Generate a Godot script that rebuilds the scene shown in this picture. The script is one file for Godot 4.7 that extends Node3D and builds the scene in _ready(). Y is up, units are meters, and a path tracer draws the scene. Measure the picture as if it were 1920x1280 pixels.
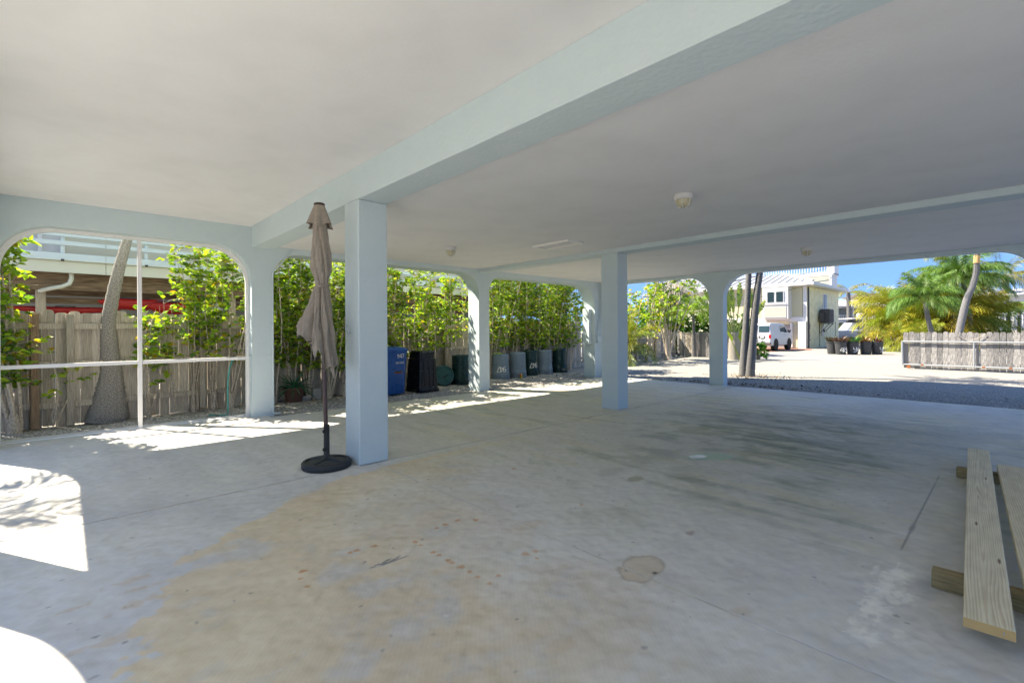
extends Node3D

# ---------------------------------------------------------------- mesh builder
class MB:
	var v := PackedVector3Array()
	var n := PackedVector3Array()
	var c := PackedColorArray()
	var uv := PackedVector2Array()
	var col := Color(1, 1, 1)
	func p3(a: Vector3, b: Vector3, d: Vector3, na: Vector3, nb: Vector3, nd: Vector3) -> void:
		# clockwise seen from the side the normals point to
		if (d - a).cross(b - a).dot(na + nb + nd) < 0.0:
			var t := b; b = d; d = t
			t = nb; nb = nd; nd = t
		v.append(a); v.append(b); v.append(d)
		n.append(na); n.append(nb); n.append(nd)
		for q in [a, b, d]:
			c.append(col)
			var m: Vector3 = na.abs()
			if m.y >= m.x and m.y >= m.z: uv.append(Vector2(q.x, q.z))
			elif m.x >= m.z: uv.append(Vector2(q.z, -q.y))
			else: uv.append(Vector2(q.x, -q.y))
	func face(pts: Array, out: Vector3) -> void:
		var nn: Vector3 = (pts[2] - pts[0]).cross(pts[1] - pts[0])
		if pts.size() > 3: nn += (pts[3] - pts[0]).cross(pts[2] - pts[0])
		nn = nn.normalized()
		if nn.dot(out) < 0.0: nn = -nn
		for i in range(1, pts.size() - 1): p3(pts[0], pts[i], pts[i + 1], nn, nn, nn)
	func quad_uv(pts: Array, out: Vector3, uvs: Array) -> void:
		face(pts, out)
		var k := v.size() - 6
		for i in 6:
			for j in 4:
				if v[k + i].is_equal_approx(pts[j]): uv[k + i] = uvs[j]
	# box with chamfered edges
	func box(ctr: Vector3, size: Vector3, b := Basis(), bev := 0.0) -> void:
		var h := size * 0.5
		bev = minf(bev, minf(h.x, minf(h.y, h.z)) * 0.8)
		var i := h - Vector3(bev, bev, bev)
		for ax in 3:
			var a1 := (ax + 1) % 3
			var a2 := (ax + 2) % 3
			for s in [-1.0, 1.0]:
				var q := []
				for k in [[-1, -1], [1, -1], [1, 1], [-1, 1]]:
					var w := Vector3()
					w[ax] = s * h[ax]; w[a1] = k[0] * i[a1]; w[a2] = k[1] * i[a2]
					q.append(ctr + b * w)
				var o := Vector3(); o[ax] = s
				face(q, b * o)
		if bev <= 0.0: return
		for ax in 3:
			var a1 := (ax + 1) % 3
			var a2 := (ax + 2) % 3
			for s in [-1.0, 1.0]:
				for t in [-1.0, 1.0]:
					var q := []
					for k in [[-1, 0], [1, 0], [1, 1], [-1, 1]]:
						var w := Vector3()
						w[ax] = k[0] * i[ax]
						w[a1] = s * (h[a1] if k[1] == 0 else i[a1])
						w[a2] = t * (i[a2] if k[1] == 0 else h[a2])
						q.append(ctr + b * w)
					var o := Vector3(); o[a1] = s; o[a2] = t
					face(q, b * o)
		for sx in [-1.0, 1.0]:
			for sy in [-1.0, 1.0]:
				for sz in [-1.0, 1.0]:
					var sg := Vector3(sx, sy, sz)
					face([ctr + b * (Vector3(h.x, i.y, i.z) * sg), ctr + b * (Vector3(i.x, h.y, i.z) * sg), ctr + b * (Vector3(i.x, i.y, h.z) * sg)], b * sg)
	# swept tube through points with radii
	func tube(pts: Array, rad: Array, sides := 6, caps := true) -> void:
		var rings := []
		var nrm := []
		var up := Vector3(0.31, 0.2, 0.93).normalized()
		for i in pts.size():
			var d: Vector3 = pts[mini(i + 1, pts.size() - 1)] - pts[maxi(i - 1, 0)]
			d = d.normalized() if d.length() > 1e-7 else Vector3.UP
			if i == 0 and absf(d.dot(up)) > 0.9: up = Vector3(0.9, 0.1, -0.3)
			var x := (up - d * up.dot(d)).normalized()
			var y := d.cross(x)
			up = x
			var rg := []
			var nr := []
			for k in sides:
				var a := TAU * k / sides
				var o := x * cos(a) + y * sin(a)
				rg.append(pts[i] + o * rad[mini(i, rad.size() - 1)])
				nr.append(o)
			rings.append(rg); nrm.append(nr)
		for i in pts.size() - 1:
			for k in sides:
				var m := (k + 1) % sides
				p3(rings[i][k], rings[i][m], rings[i + 1][m], nrm[i][k], nrm[i][m], nrm[i + 1][m])
				p3(rings[i][k], rings[i + 1][m], rings[i + 1][k], nrm[i][k], nrm[i + 1][m], nrm[i + 1][k])
		if caps:
			face(rings[0], pts[0] - pts[1])
			face(rings[-1], pts[-1] - pts[-2])
	# profile [[r, y], ...] turned about the y axis of xf; a point may repeat for a sharp edge
	func lathe(prof: Array, sides := 20, xf := Transform3D(), a0 := 0.0, a1 := TAU) -> void:
		var pn := []
		for i in prof.size() - 1:
			var d := Vector2(prof[i + 1][0] - prof[i][0], prof[i + 1][1] - prof[i][1])
			pn.append(Vector2(d.y, -d.x).normalized())
		for i in prof.size() - 1:
			if absf(prof[i][0] - prof[i + 1][0]) + absf(prof[i][1] - prof[i + 1][1]) < 1e-6: continue
			var n0: Vector2 = pn[i]
			var n1: Vector2 = pn[i]
			if i > 0 and pn[i - 1].dot(pn[i]) > 0.6: n0 = (pn[i - 1] + pn[i]).normalized()
			if i < pn.size() - 1 and pn[i + 1].dot(pn[i]) > 0.6: n1 = (pn[i + 1] + pn[i]).normalized()
			for k in sides:
				var q := []
				var m := []
				for e in [[i, k, n0], [i, k + 1, n0], [i + 1, k + 1, n1], [i + 1, k, n1]]:
					var a: float = lerpf(a0, a1, float(e[1]) / sides)
					q.append(xf * Vector3(prof[e[0]][0] * cos(a), prof[e[0]][1], prof[e[0]][0] * sin(a)))
					m.append(xf.basis * Vector3(e[2].x * cos(a), e[2].y, e[2].x * sin(a)))
				if prof[i][0] > 1e-5: p3(q[0], q[1], q[2], m[0], m[1], m[2])
				if prof[i + 1][0] > 1e-5: p3(q[0], q[2], q[3], m[0], m[2], m[3])
	# polygon in xf's xy plane pushed along its z from 0 to depth
	func prism(poly: PackedVector2Array, depth: float, xf := Transform3D(), smooth_cos := 2.0) -> void:
		var idx := Geometry2D.triangulate_polygon(poly)
		var zn := xf.basis.z.normalized()
		for k in range(0, idx.size(), 3):
			for s in [0, 1]:
				var q := []
				for j in 3: q.append(xf * Vector3(poly[idx[k + j]].x, poly[idx[k + j]].y, depth * s))
				face(q, zn * (1.0 if s == 1 else -1.0) * signf(depth))
		var cw := Geometry2D.is_polygon_clockwise(poly)
		var m := poly.size()
		var en := []
		for i in m:
			var d := (poly[(i + 1) % m] - poly[i]).normalized()
			en.append(Vector2(-d.y, d.x) if cw else Vector2(d.y, -d.x))
		for i in m:
			var j := (i + 1) % m
			var a: Vector2 = en[i]
			var b: Vector2 = en[i]
			if en[(i + m - 1) % m].dot(en[i]) > smooth_cos: a = (en[(i + m - 1) % m] + en[i]).normalized()
			if en[j].dot(en[i]) > smooth_cos: b = (en[j] + en[i]).normalized()
			var q := [xf * Vector3(poly[i].x, poly[i].y, 0), xf * Vector3(poly[j].x, poly[j].y, 0), xf * Vector3(poly[j].x, poly[j].y, depth), xf * Vector3(poly[i].x, poly[i].y, depth)]
			var na := xf.basis * Vector3(a.x, a.y, 0)
			var nb := xf.basis * Vector3(b.x, b.y, 0)
			p3(q[0], q[1], q[2], na, nb, nb)
			p3(q[0], q[2], q[3], na, nb, na)
	# one folded leaf: base, axis (tip - base), side, half width
	func leaf(b: Vector3, ax: Vector3, side: Vector3, up: Vector3, w: float, fold := 0.25, sag := 0.15) -> void:
		var l := ax.length()
		var m1 := b + ax * 0.32 + up * l * 0.03
		var tip := b + ax - up * l * sag
		var nn := up.normalized()
		for s in [-1.0, 1.0]:
			var e1: Vector3 = m1 + side * w * 0.9 * s + up * w * fold
			var e2: Vector3 = b + ax * 0.68 + side * w * 0.72 * s + up * (w * fold * 0.6 - l * sag * 0.3)
			var fn: Vector3 = (nn - side * s * fold).normalized()
			p3(b, e1, e2, fn, fn, fn)
			p3(b, e2, tip, fn, fn, fn)
	# long blade leaflet, three triangles
	func blade(b: Vector3, d: Vector3, side: Vector3, l: float, w: float, droop: float) -> void:
		var m := b + d * l * 0.5 - Vector3.UP * droop * l * 0.22
		var t := b + d * l - Vector3.UP * droop * l
		var nn := side.cross(d).normalized()
		if nn.y < 0.0: nn = -nn
		p3(b, m + side * w, m - side * w, nn, nn, nn)
		p3(m + side * w, m - side * w, t, nn, nn, nn)
	func mesh() -> ArrayMesh:
		var a := []
		a.resize(Mesh.ARRAY_MAX)
		a[Mesh.ARRAY_VERTEX] = v
		a[Mesh.ARRAY_NORMAL] = n
		a[Mesh.ARRAY_COLOR] = c
		a[Mesh.ARRAY_TEX_UV] = uv
		var o := ArrayMesh.new()
		o.add_surface_from_arrays(Mesh.PRIMITIVE_TRIANGLES, a)
		return o

# ---------------------------------------------------------------- scene helpers
var taken := {}
var R := RandomNumberGenerator.new()
var M := {}

func numbered(called: String, parent: Node) -> String:
	var key := str(parent.get_instance_id()) + called
	var k: int = taken.get(key, 0)
	taken[key] = k + 1
	return called if k == 0 else "%s_%03d" % [called, k]

func thing(called: String, label: String, category: String, at := Vector3.ZERO, turn := 0.0, group := "") -> Node3D:
	var o := Node3D.new()
	o.name = numbered(called, self)
	add_child(o)
	o.position = at
	o.rotation.y = turn
	o.set_meta("label", label)
	o.set_meta("category", category)
	if group: o.set_meta("group", group)
	return o

func obj(called: String, mesh: Mesh, m: Material, parent: Node = self, at := Vector3.ZERO, b := Basis()) -> MeshInstance3D:
	var o := MeshInstance3D.new()
	o.name = numbered(called, parent)
	o.mesh = mesh
	o.material_override = m
	parent.add_child(o)
	o.transform = Transform3D(b, at)
	return o

func tag(o: Node, label: String, category: String, group := "") -> Node:
	o.set_meta("label", label)
	o.set_meta("category", category)
	if group: o.set_meta("group", group)
	return o

func structure(o: Node) -> Node:
	o.set_meta("kind", "structure")
	return o

func stuff(o: Node) -> Node:
	o.set_meta("kind", "stuff")
	return o

func dup(src: Node3D, at: Vector3, turn: float, label: String, group := "") -> Node3D:
	var o: Node3D = src.duplicate()
	var base := String(src.name)
	var rx := RegEx.create_from_string("_\\d{3}$")
	o.name = numbered(rx.sub(base, ""), self)
	add_child(o)
	o.position = at
	o.rotation.y = turn
	o.set_meta("label", label)
	if group: o.set_meta("group", group)
	return o

func lin(r: float, g: float, b: float) -> Color:
	return Color(r, g, b).linear_to_srgb()

func mat(r: float, g: float, b: float, rough := 0.8, metal := 0.0) -> StandardMaterial3D:
	var m := StandardMaterial3D.new()
	m.albedo_color = lin(r, g, b)
	m.roughness = rough
	m.metallic = metal
	return m

func fnoise(freq: float, sd: int, oct := 4, type := FastNoiseLite.TYPE_SIMPLEX_SMOOTH) -> FastNoiseLite:
	var f := FastNoiseLite.new()
	f.noise_type = type
	f.frequency = freq
	f.seed = sd
	f.fractal_octaves = oct
	return f

# a seamless grey noise picture whose two ends are the given colours (linear)
func ntex(w: int, h: int, f: FastNoiseLite, stops: Array, normal := 0.0) -> NoiseTexture2D:
	var t := NoiseTexture2D.new()
	t.width = w; t.height = h
	t.seamless = true
	t.noise = f
	t.generate_mipmaps = false
	if normal > 0.0:
		t.as_normal_map = true
		t.bump_strength = normal
	else:
		var g := Gradient.new()
		var offs := PackedFloat32Array()
		var cols := PackedColorArray()
		for s in stops:
			offs.append(s[0]); cols.append(lin(s[1], s[2], s[3]))
		g.offsets = offs
		g.colors = cols
		t.color_ramp = g
	return t

func world_tri(m: StandardMaterial3D, s: Vector3) -> StandardMaterial3D:
	m.uv1_triplanar = true
	m.uv1_world_triplanar = true
	m.uv1_scale = s
	m.uv1_triplanar_sharpness = 4.0
	return m

# ---------------------------------------------------------------- materials
func blob(img: Image, x: float, z: float, rx: float, rz: float, cl: Color, amount: float, sd: int, ragged := 0.5, turn := 0.0, ring := 0.0, sharp := 2.6) -> void:
	# a stain with a ragged outline on the floor picture, in metres
	var s := FLOOR_PPM
	var cx := (x - FLOOR_X0) * s
	var cy := (z - FLOOR_Z0) * s
	var ext := int(maxf(rx, rz) * s * 1.7) + 2
	var f := fnoise(0.9 / maxf(0.02, maxf(rx, rz)), sd, 4)
	for py in range(maxi(0, int(cy) - ext), mini(img.get_height(), int(cy) + ext)):
		for px in range(maxi(0, int(cx) - ext), mini(img.get_width(), int(cx) + ext)):
			var dx := (px - cx) / s
			var dz := (py - cy) / s
			var u := dx * cos(turn) + dz * sin(turn)
			var w := -dx * sin(turn) + dz * cos(turn)
			var d := sqrt(u * u / (rx * rx) + w * w / (rz * rz)) + f.get_noise_2d(dx, dz) * ragged
			var k := smoothstep(0.0, 1.0, (1.0 - d) * sharp) * amount
			if ring > 0.0: k = clampf(1.0 - absf(d - 0.92) * 9.0, 0.0, 1.0) * ring
			if k > 0.0: img.set_pixel(px, py, img.get_pixel(px, py).lerp(cl, k))

const FLOOR_X0 := -1.0
const FLOOR_Z0 := -9.0
const FLOOR_PPM := 100.0

func floor_picture() -> ImageTexture:
	var w := 1300
	var h := 1050
	var big := fnoise(0.006, 3, 5).get_image(w, h).get_data()
	var mid := fnoise(0.02, 11, 5).get_image(w, h).get_data()
	var fine := fnoise(0.09, 17, 4).get_image(w, h).get_data()
	var sf := fnoise(0.03, 23, 5)
	var streak := Image.create_empty(w, h, false, Image.FORMAT_L8)
	var sm := sf.get_image(w, h / 7)   # drawn out along z, the way the slab was floated and swept
	sm.resize(w, h, Image.INTERPOLATE_CUBIC)
	var st := sm.get_data()
	var out := PackedByteArray()
	out.resize(w * h * 3)
	var edge := [Vector2(2.2, -4.5), Vector2(1.96, -4.4), Vector2(1.49, -4.33), Vector2(1.19, -3.94), Vector2(0.82, -3.75), Vector2(0.54, -3.6), Vector2(0.44, -3.33), Vector2(0.33, -3.06), Vector2(0.21, -2.83), Vector2(0.19, -2.42), Vector2(0.1, -1.0), Vector2(0.1, 1.5)]
	for py in h:
		var z := FLOOR_Z0 + py / FLOOR_PPM
		# where the rust coloured stain begins on this row
		var ex := 99.0
		for i in edge.size() - 1:
			var a: Vector2 = edge[i]
			var b: Vector2 = edge[i + 1]
			if z >= a.y and z < b.y: ex = lerpf(a.x, b.x, (z - a.y) / maxf(0.001, b.y - a.y))
		for px in w:
			var k := py * w + px
			var x := FLOOR_X0 + px / FLOOR_PPM
			var b := big[k] / 255.0 - 0.5
			var m := mid[k] / 255.0 - 0.5
			var f := fine[k] / 255.0 - 0.5
			var s := st[k] / 255.0 - 0.5
			var g := 0.822 + b * 0.06 + m * 0.045 + f * 0.05 + s * 0.045 + (((k * 7919 + px * 104729) % 1000) / 1000.0 - 0.5) * 0.028
			var r := g + 0.012
			var bl := g - 0.036 - b * 0.03 - 0.022 * smoothstep(2.0, 5.0, x)
			# tan film of old rust water, with the grey slab showing through in patches
			if ex < 50.0:
				var d := x - ex + m * 0.5 + f * 0.25
				var t := smoothstep(0.0, 0.035, d) * (1.0 - smoothstep(0.5, 2.6, d + b * 1.6)) * (0.3 + 0.7 * smoothstep(-0.28, 0.02, m + b * 0.8 + 0.16))
				r += 0.032 * t; g -= 0.024 * t; bl -= 0.12 * t
			# dirty tyre and oil ground-in areas of the parking bays
			var ax := (x - 6.9 + b * 3.0) / 3.6
			var az := (z + 1.9 + m * 1.5) / 2.3
			var dk := smoothstep(1.15, 0.2, sqrt(ax * ax + az * az)) * (0.35 + 0.55 * smoothstep(-0.25, 0.3, s + m * 0.5) + 0.45 * smoothstep(-0.12, 0.16, m + b * 0.6)) + 0.5 * smoothstep(0.1, 0.35, s * 0.8 + b * 0.6) * smoothstep(2.6, 4.2, x + m * 2.0)
			r -= 0.19 * dk; g -= 0.175 * dk; bl -= 0.19 * dk
			var tn := smoothstep(0.05, 0.3, -s + b * 0.6) * smoothstep(2.8, 4.2, x) * 0.7
			r += 0.012 * tn; bl -= 0.05 * tn
			out[k * 3] = int(clampf(r, 0, 1) * 255.0)
			out[k * 3 + 1] = int(clampf(g, 0, 1) * 255.0)
			out[k * 3 + 2] = int(clampf(bl, 0, 1) * 255.0)
	var img := Image.create_from_data(w, h, false, Image.FORMAT_RGB8, out)
	var grey := Color(0.76, 0.77, 0.77)
	var pale := Color(0.96, 0.95, 0.89)
	var tan := Color(0.80, 0.72, 0.60)
	var rust := Color(0.76, 0.50, 0.28)
	# bare slab islands near the edge of the tan stain
	for q in [[0.5, -2.64, 0.17, 0.05], [0.62, -3.35, 0.12, 0.06], [0.42, -2.95, 0.14, 0.05], [0.72, -3.1, 0.08, 0.04], [0.36, -2.3, 0.16, 0.05], [1.05, -2.2, 0.2, 0.12], [0.9, -1.7, 0.22, 0.1], [2.1, -3.2, 0.3, 0.12], [1.6, -2.4, 0.25, 0.2], [0.55, -2.1, 0.1, 0.05]]:
		blob(img, q[0], q[1], q[2], q[3], grey, 0.2, int(q[0] * 97 + q[1] * 31), 1.3, 0.0, 0.0, 1.2)
	for q in [[0.23, -3.45, 0.1, 0.04], [0.27, -3.12, 0.12, 0.05], [0.13, -2.84, 0.13, 0.05], [0.2, -2.3, 0.1, 0.04], [0.0, -3.3, 0.06, 0.03], [0.3, -3.3, 0.08, 0.02], [-0.1, -2.7, 0.08, 0.03]]:
		blob(img, q[0], q[1], q[2], q[3], tan, 0.5, int(q[0] * 57 + q[1] * 71), 1.5, 0.0, 0.0, 1.6)
	# rust drips under what once hung from the ceiling
	for q in [[1.68, -2.75], [1.68, -2.68], [1.68, -2.54], [1.69, -2.48], [1.69, -2.39], [1.69, -2.35], [1.7, -2.27], [1.7, -2.19], [1.7, -2.11], [1.7, -2.01], [1.79, -2.04], [1.91, -2.83], [1.99, -2.84], [2.1, -2.84], [1.3, -2.9], [1.35, -2.9], [1.46, -2.88], [2.09, -2.12], [2.1, -2.03], [1.0, -2.87], [0.96, -2.79], [0.96, -2.68], [2.16, -2.1], [0.4, -2.1], [0.3, -1.9], [3.3, -3.5], [2.2, -2.75], [3.0, -2.4]]:
		var r := R.randf_range(0.012, 0.03)
		blob(img, q[0], q[1], r, r * R.randf_range(0.7, 1.2), rust, R.randf_range(0.35, 0.75), int(q[0] * 997 + q[1] * 313), 0.5)
	# ring shaped stain with its dark rim, and the smaller one
	blob(img, 2.45, -1.53, 0.19, 0.12, Color(0.80, 0.72, 0.60), 0.55, 5, 0.35, 0.0, 0.0, 5.0)
	blob(img, 2.45, -1.53, 0.19, 0.12, Color(0.55, 0.50, 0.41), 0.0, 5, 0.35, 0.0, 0.4)
	blob(img, 2.46, -0.95, 0.09, 0.05, tan, 0.4, 6, 0.9, 0.0, 0.0, 1.5)
	blob(img, 2.35, -2.4, 0.22, 0.09, tan, 0.4, 8, 0.9, 0.0, 0.0, 1.0)
	blob(img, 2.46, -1.44, 0.02, 0.015, Color(0.3, 0.28, 0.25), 0.8, 9)
	blob(img, 1.6, -1.4, 0.1, 0.06, tan, 0.35, 10)
	# chalky drips by the timber, where a joint was patched
	for i in 60:
		var t := R.randf()
		blob(img, lerpf(3.5, 2.62, t), -0.49 + R.randfn(0.0, 0.035), R.randf_range(0.02, 0.1), R.randf_range(0.01, 0.035), pale, R.randf_range(0.3, 0.7), 40 + i, 1.2, 0.0, 0.0, 3.0)
	blob(img, 3.9, -0.52, 0.22, 0.06, tan, 0.4, 81, 1.4, 0.0, 0.0, 0.9)
	blob(img, 4.6, -0.51, 1.1, 0.010, Color(0.36, 0.37, 0.35), 0.5, 82, 0.9)
	blob(img, 3.3, -0.33, 0.6, 0.07, Color(0.62, 0.64, 0.65), 0.45, 83, 1.6, 0.0, 0.0, 0.8)
	# damp green patch and the other marks of the far bay
	blob(img, 5.2, -2.3, 0.3, 0.16, Color(0.66, 0.76, 0.66), 0.85, 84, 0.5, 0.6, 0.0, 5.0)
	blob(img, 5.05, -2.42, 0.12, 0.06, Color(0.95, 0.96, 0.97), 0.95, 85, 0.6, 0.5, 0.0, 6.0)
	blob(img, 3.89, -2.47, 0.13, 0.07, Color(0.58, 0.57, 0.46), 0.6, 86, 0.4)
	blob(img, 3.9, -2.75, 0.3, 0.1, Color(0.72, 0.71, 0.66), 0.5, 87, 0.7)
	blob(img, 3.12, -1.55, 0.05, 0.03, Color(0.55, 0.47, 0.44), 0.5, 88)
	for q in [[5.6, -3.2, 0.2, 0.6], [4.9, -2.9, 0.16, 0.5], [7.4, -3.2, 0.25, 0.8], [6.2, -1.2, 0.2, 0.7], [3.7, -1.3, 0.12, 0.5]]:
		blob(img, q[0], q[1], q[2], q[3], Color(0.60, 0.61, 0.58), 0.4, int(q[0] * 131 + q[1] * 17), 1.5, 0.0, 0.0, 0.8)
	for i in 420:
		var q := Vector2(R.randf_range(-0.5, 7.0), R.randf_range(-6.5, -0.2))
		blob(img, q.x, q.y, R.randf_range(0.006, 0.016), R.randf_range(0.006, 0.013), Color(0.52, 0.50, 0.47) if i % 3 else Color(0.9, 0.88, 0.84), R.randf_range(0.3, 0.75), 700 + i, 0.6, 0.0, 0.0, 4.0)
	# pencil thin scratches
	for i in 7:
		blob(img, 1.39 + i * 0.012, -2.645 + i * 0.006, 0.13, 0.003, Color(0.42, 0.42, 0.43), 0.7, 120 + i, 0.3, -0.12 + i * 0.02)
	return ImageTexture.create_from_image(img)

func tint_tri(m: StandardMaterial3D, stops: Array, freq: float, sd: int, scale: Vector3, oct := 5, size := 256) -> void:
	m.albedo_color = Color.WHITE
	m.albedo_texture = ntex(size, size, fnoise(freq, sd, oct), stops)
	world_tri(m, scale)

func bumps(m: StandardMaterial3D, freq: float, sd: int, strength: float, scale: float, oct := 4) -> void:
	m.normal_enabled = true
	m.normal_texture = ntex(256, 256, fnoise(freq, sd, oct), [], strength)
	m.normal_scale = scale

func make_materials() -> void:
	var m := mat(0.5, 0.6, 0.64, 0.75)
	tint_tri(m, [[0.0, 0.555, 0.65, 0.672], [0.45, 0.57, 0.665, 0.687], [1.0, 0.585, 0.677, 0.698]], 0.02, 5, Vector3(0.6, 0.6, 0.6))
	bumps(m, 0.12, 6, 3.0, 0.12)
	M.paint_blue = m
	m = mat(0.8, 0.79, 0.77, 0.9)
	tint_tri(m, [[0.0, 0.725, 0.73, 0.73], [0.5, 0.765, 0.77, 0.77], [1.0, 0.785, 0.79, 0.79]], 0.015, 7, Vector3(0.35, 0.35, 0.35))
	bumps(m, 0.3, 8, 2.0, 0.05)
	M.ceiling = m
	m = mat(0.5, 0.5, 0.5, 0.62)
	m.albedo_color = Color.WHITE
	m.albedo_texture = floor_picture()
	m.roughness_texture = ntex(256, 256, fnoise(0.02, 61, 5), [[0.0, 0.2, 0.2, 0.2], [1.0, 0.55, 0.55, 0.55]])
	m.roughness = 1.0
	m.detail_enabled = true
	m.detail_blend_mode = BaseMaterial3D.BLEND_MODE_MUL
	m.detail_uv_layer = BaseMaterial3D.DETAIL_UV_1
	m.normal_enabled = true
	m.normal_texture = ntex(512, 512, fnoise(0.15, 62, 4), [], 3.0)
	m.normal_scale = 0.25
	m.detail_enabled = false
	M.floor = m
	m = mat(0.4, 0.4, 0.4, 0.8)
	tint_tri(m, [[0.0, 0.40, 0.40, 0.39], [1.0, 0.52, 0.51, 0.49]], 0.02, 63, Vector3(0.4, 0.4, 0.4))
	M.concrete = m
	M.bounce_patio = mat(0.32, 0.315, 0.305, 0.8)  # surface of the added bounce paving
	M.joint = mat(0.14, 0.12, 0.10, 0.95)
	# crushed coral gravel
	m = mat(0.5, 0.5, 0.5, 0.95)
	m.albedo_color = Color.WHITE
	m.albedo_texture = ntex(512, 512, fnoise(0.09, 64, 3, FastNoiseLite.TYPE_CELLULAR), [[0.0, 0.17, 0.162, 0.14], [0.35, 0.28, 0.27, 0.235], [0.7, 0.35, 0.337, 0.297], [1.0, 0.42, 0.405, 0.36]])
	world_tri(m, Vector3(0.55, 0.55, 0.55))
	m.normal_enabled = true
	m.normal_texture = ntex(512, 512, fnoise(0.09, 64, 3, FastNoiseLite.TYPE_CELLULAR), [], 10.0)
	m.normal_scale = 0.9
	M.gravel = m
	m = mat(0.5, 0.48, 0.43, 0.95)
	m.vertex_color_use_as_albedo = true
	m.albedo_color = Color.WHITE
	M.pebble = m
	m = mat(0.4, 0.4, 0.4, 0.9)
	tint_tri(m, [[0.0, 0.19, 0.19, 0.185], [1.0, 0.25, 0.25, 0.245]], 0.03, 66, Vector3(0.3, 0.3, 0.3))
	M.road = m
	M.paver = mat(0.24, 0.12, 0.085, 0.85)
	# weathered fence boards, grain running up the board
	for q in [["wood_a", 0.46, 0.415, 0.335, 71], ["wood_b", 0.38, 0.345, 0.275, 72], ["wood_c", 0.53, 0.48, 0.39, 73], ["wood_silver", 0.255, 0.25, 0.245, 74], ["wood_silver_dark", 0.19, 0.19, 0.19, 75], ["wood_silver_light", 0.32, 0.315, 0.305, 98], ["wood_brown", 0.30, 0.21, 0.135, 76]]:
		m = mat(0.3, 0.3, 0.3, 0.9)
		var k := Vector3(q[1], q[2], q[3])
		m.albedo_color = Color.WHITE
		m.albedo_texture = ntex(256, 256, fnoise(0.035, q[4], 6), [[0.0, k.x * 0.45, k.y * 0.45, k.z * 0.42], [0.22, k.x * 0.85, k.y * 0.8, k.z * 0.8], [0.6, k.x, k.y, k.z], [1.0, k.x * 1.25, k.y * 1.24, k.z * 1.2]])
		world_tri(m, Vector3(5.0, 0.35, 5.0))
		m.normal_enabled = true
		m.normal_texture = ntex(256, 256, fnoise(0.035, q[4], 6), [], 8.0)
		m.normal_scale = 0.5
		M[q[0]] = m
	# timber of the neighbour's deck, grain along x
	m = mat(0.2, 0.14, 0.09, 0.9)
	m.albedo_texture = ntex(256, 256, fnoise(0.03, 77, 5), [[0.0, 0.07, 0.05, 0.035], [0.5, 0.20, 0.15, 0.10], [1.0, 0.32, 0.25, 0.17]])
	m.albedo_color = Color.WHITE
	world_tri(m, Vector3(0.3, 4.0, 4.0))
	M.deck_timber = m
	# fresh pine boards: growth rings cut lengthways (u across, v along)
	M.pine = mat(0.6, 0.5, 0.36, 0.75)
	M.pine.albedo_color = Color.WHITE
	M.pine.albedo_texture = pine_picture(0.0, Color(0.91, 0.87, 0.74), Color(0.78, 0.69, 0.52), 3)
	M.pine_b = M.pine.duplicate()
	M.pine_b.albedo_texture = pine_picture(0.4, Color(0.89, 0.84, 0.70), Color(0.78, 0.68, 0.50), 9)
	M.pine_end = mat(0.62, 0.42, 0.17, 0.85)
	m = mat(0.2, 0.15, 0.06, 0.85)
	m.albedo_color = Color.WHITE
	m.albedo_texture = ntex(256, 256, fnoise(0.03, 78, 5), [[0.0, 0.17, 0.13, 0.06], [0.5, 0.30, 0.235, 0.11], [1.0, 0.40, 0.33, 0.17]])
	world_tri(m, Vector3(6.0, 6.0, 0.5))
	M.treated = m
	M.white = mat(0.62, 0.62, 0.61, 0.5)
	M.white_frame = mat(0.80, 0.79, 0.77, 0.45)
	M.globe = mat(0.55, 0.50, 0.34, 0.12)
	M.globe.transparency = BaseMaterial3D.TRANSPARENCY_ALPHA
	M.globe.albedo_color = Color(0.85, 0.82, 0.66, 0.55)
	M.canvas = mat(0.36, 0.30, 0.25, 0.95)
	M.canvas.albedo_color = Color.WHITE
	M.canvas.albedo_texture = ntex(256, 256, fnoise(0.05, 79, 4), [[0.0, 0.285, 0.245, 0.198], [1.0, 0.35, 0.303, 0.248]])
	world_tri(M.canvas, Vector3(2, 2, 2))
	bumps(M.canvas, 0.2, 80, 3.0, 0.25)
	M.canvas.rim_enabled = true
	M.canvas.rim = 0.2
	M.bronze = mat(0.075, 0.05, 0.05, 0.35, 0.4)
	M.black_iron = mat(0.022, 0.024, 0.026, 0.5)
	bumps(M.black_iron, 0.2, 81, 4.0, 0.4)
	world_tri(M.black_iron, Vector3(4, 4, 4))
	M.base_stone = mat(0.065, 0.07, 0.06, 0.7)
	bumps(M.base_stone, 0.3, 82, 8.0, 1.0)
	world_tri(M.base_stone, Vector3(4, 4, 4))
	M.bin_blue = plastic(0.012, 0.075, 0.27, 83)
	M.bin_black = plastic(0.008, 0.008, 0.009, 84)
	M.bin_green = plastic(0.010, 0.030, 0.028, 85)
	M.bin_teal = plastic(0.03, 0.085, 0.08, 86)
	M.bin_grey = plastic(0.135, 0.18, 0.22, 87)
	M.tub_grey = plastic(0.055, 0.058, 0.062, 88)
	M.marker = mat(0.75, 0.73, 0.66, 0.7)
	M.soil = mat(0.05, 0.035, 0.025, 1.0)
	m = mat(0.3, 0.26, 0.2, 0.95)
	tint_tri(m, [[0.0, 0.28, 0.22, 0.15], [0.45, 0.52, 0.44, 0.34], [1.0, 0.68, 0.61, 0.50]], 0.05, 90, Vector3(3, 1.2, 3))
	bumps(m, 0.06, 91, 8.0, 0.8)
	M.bark = m
	m = mat(0.3, 0.28, 0.26, 0.95)
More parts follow.
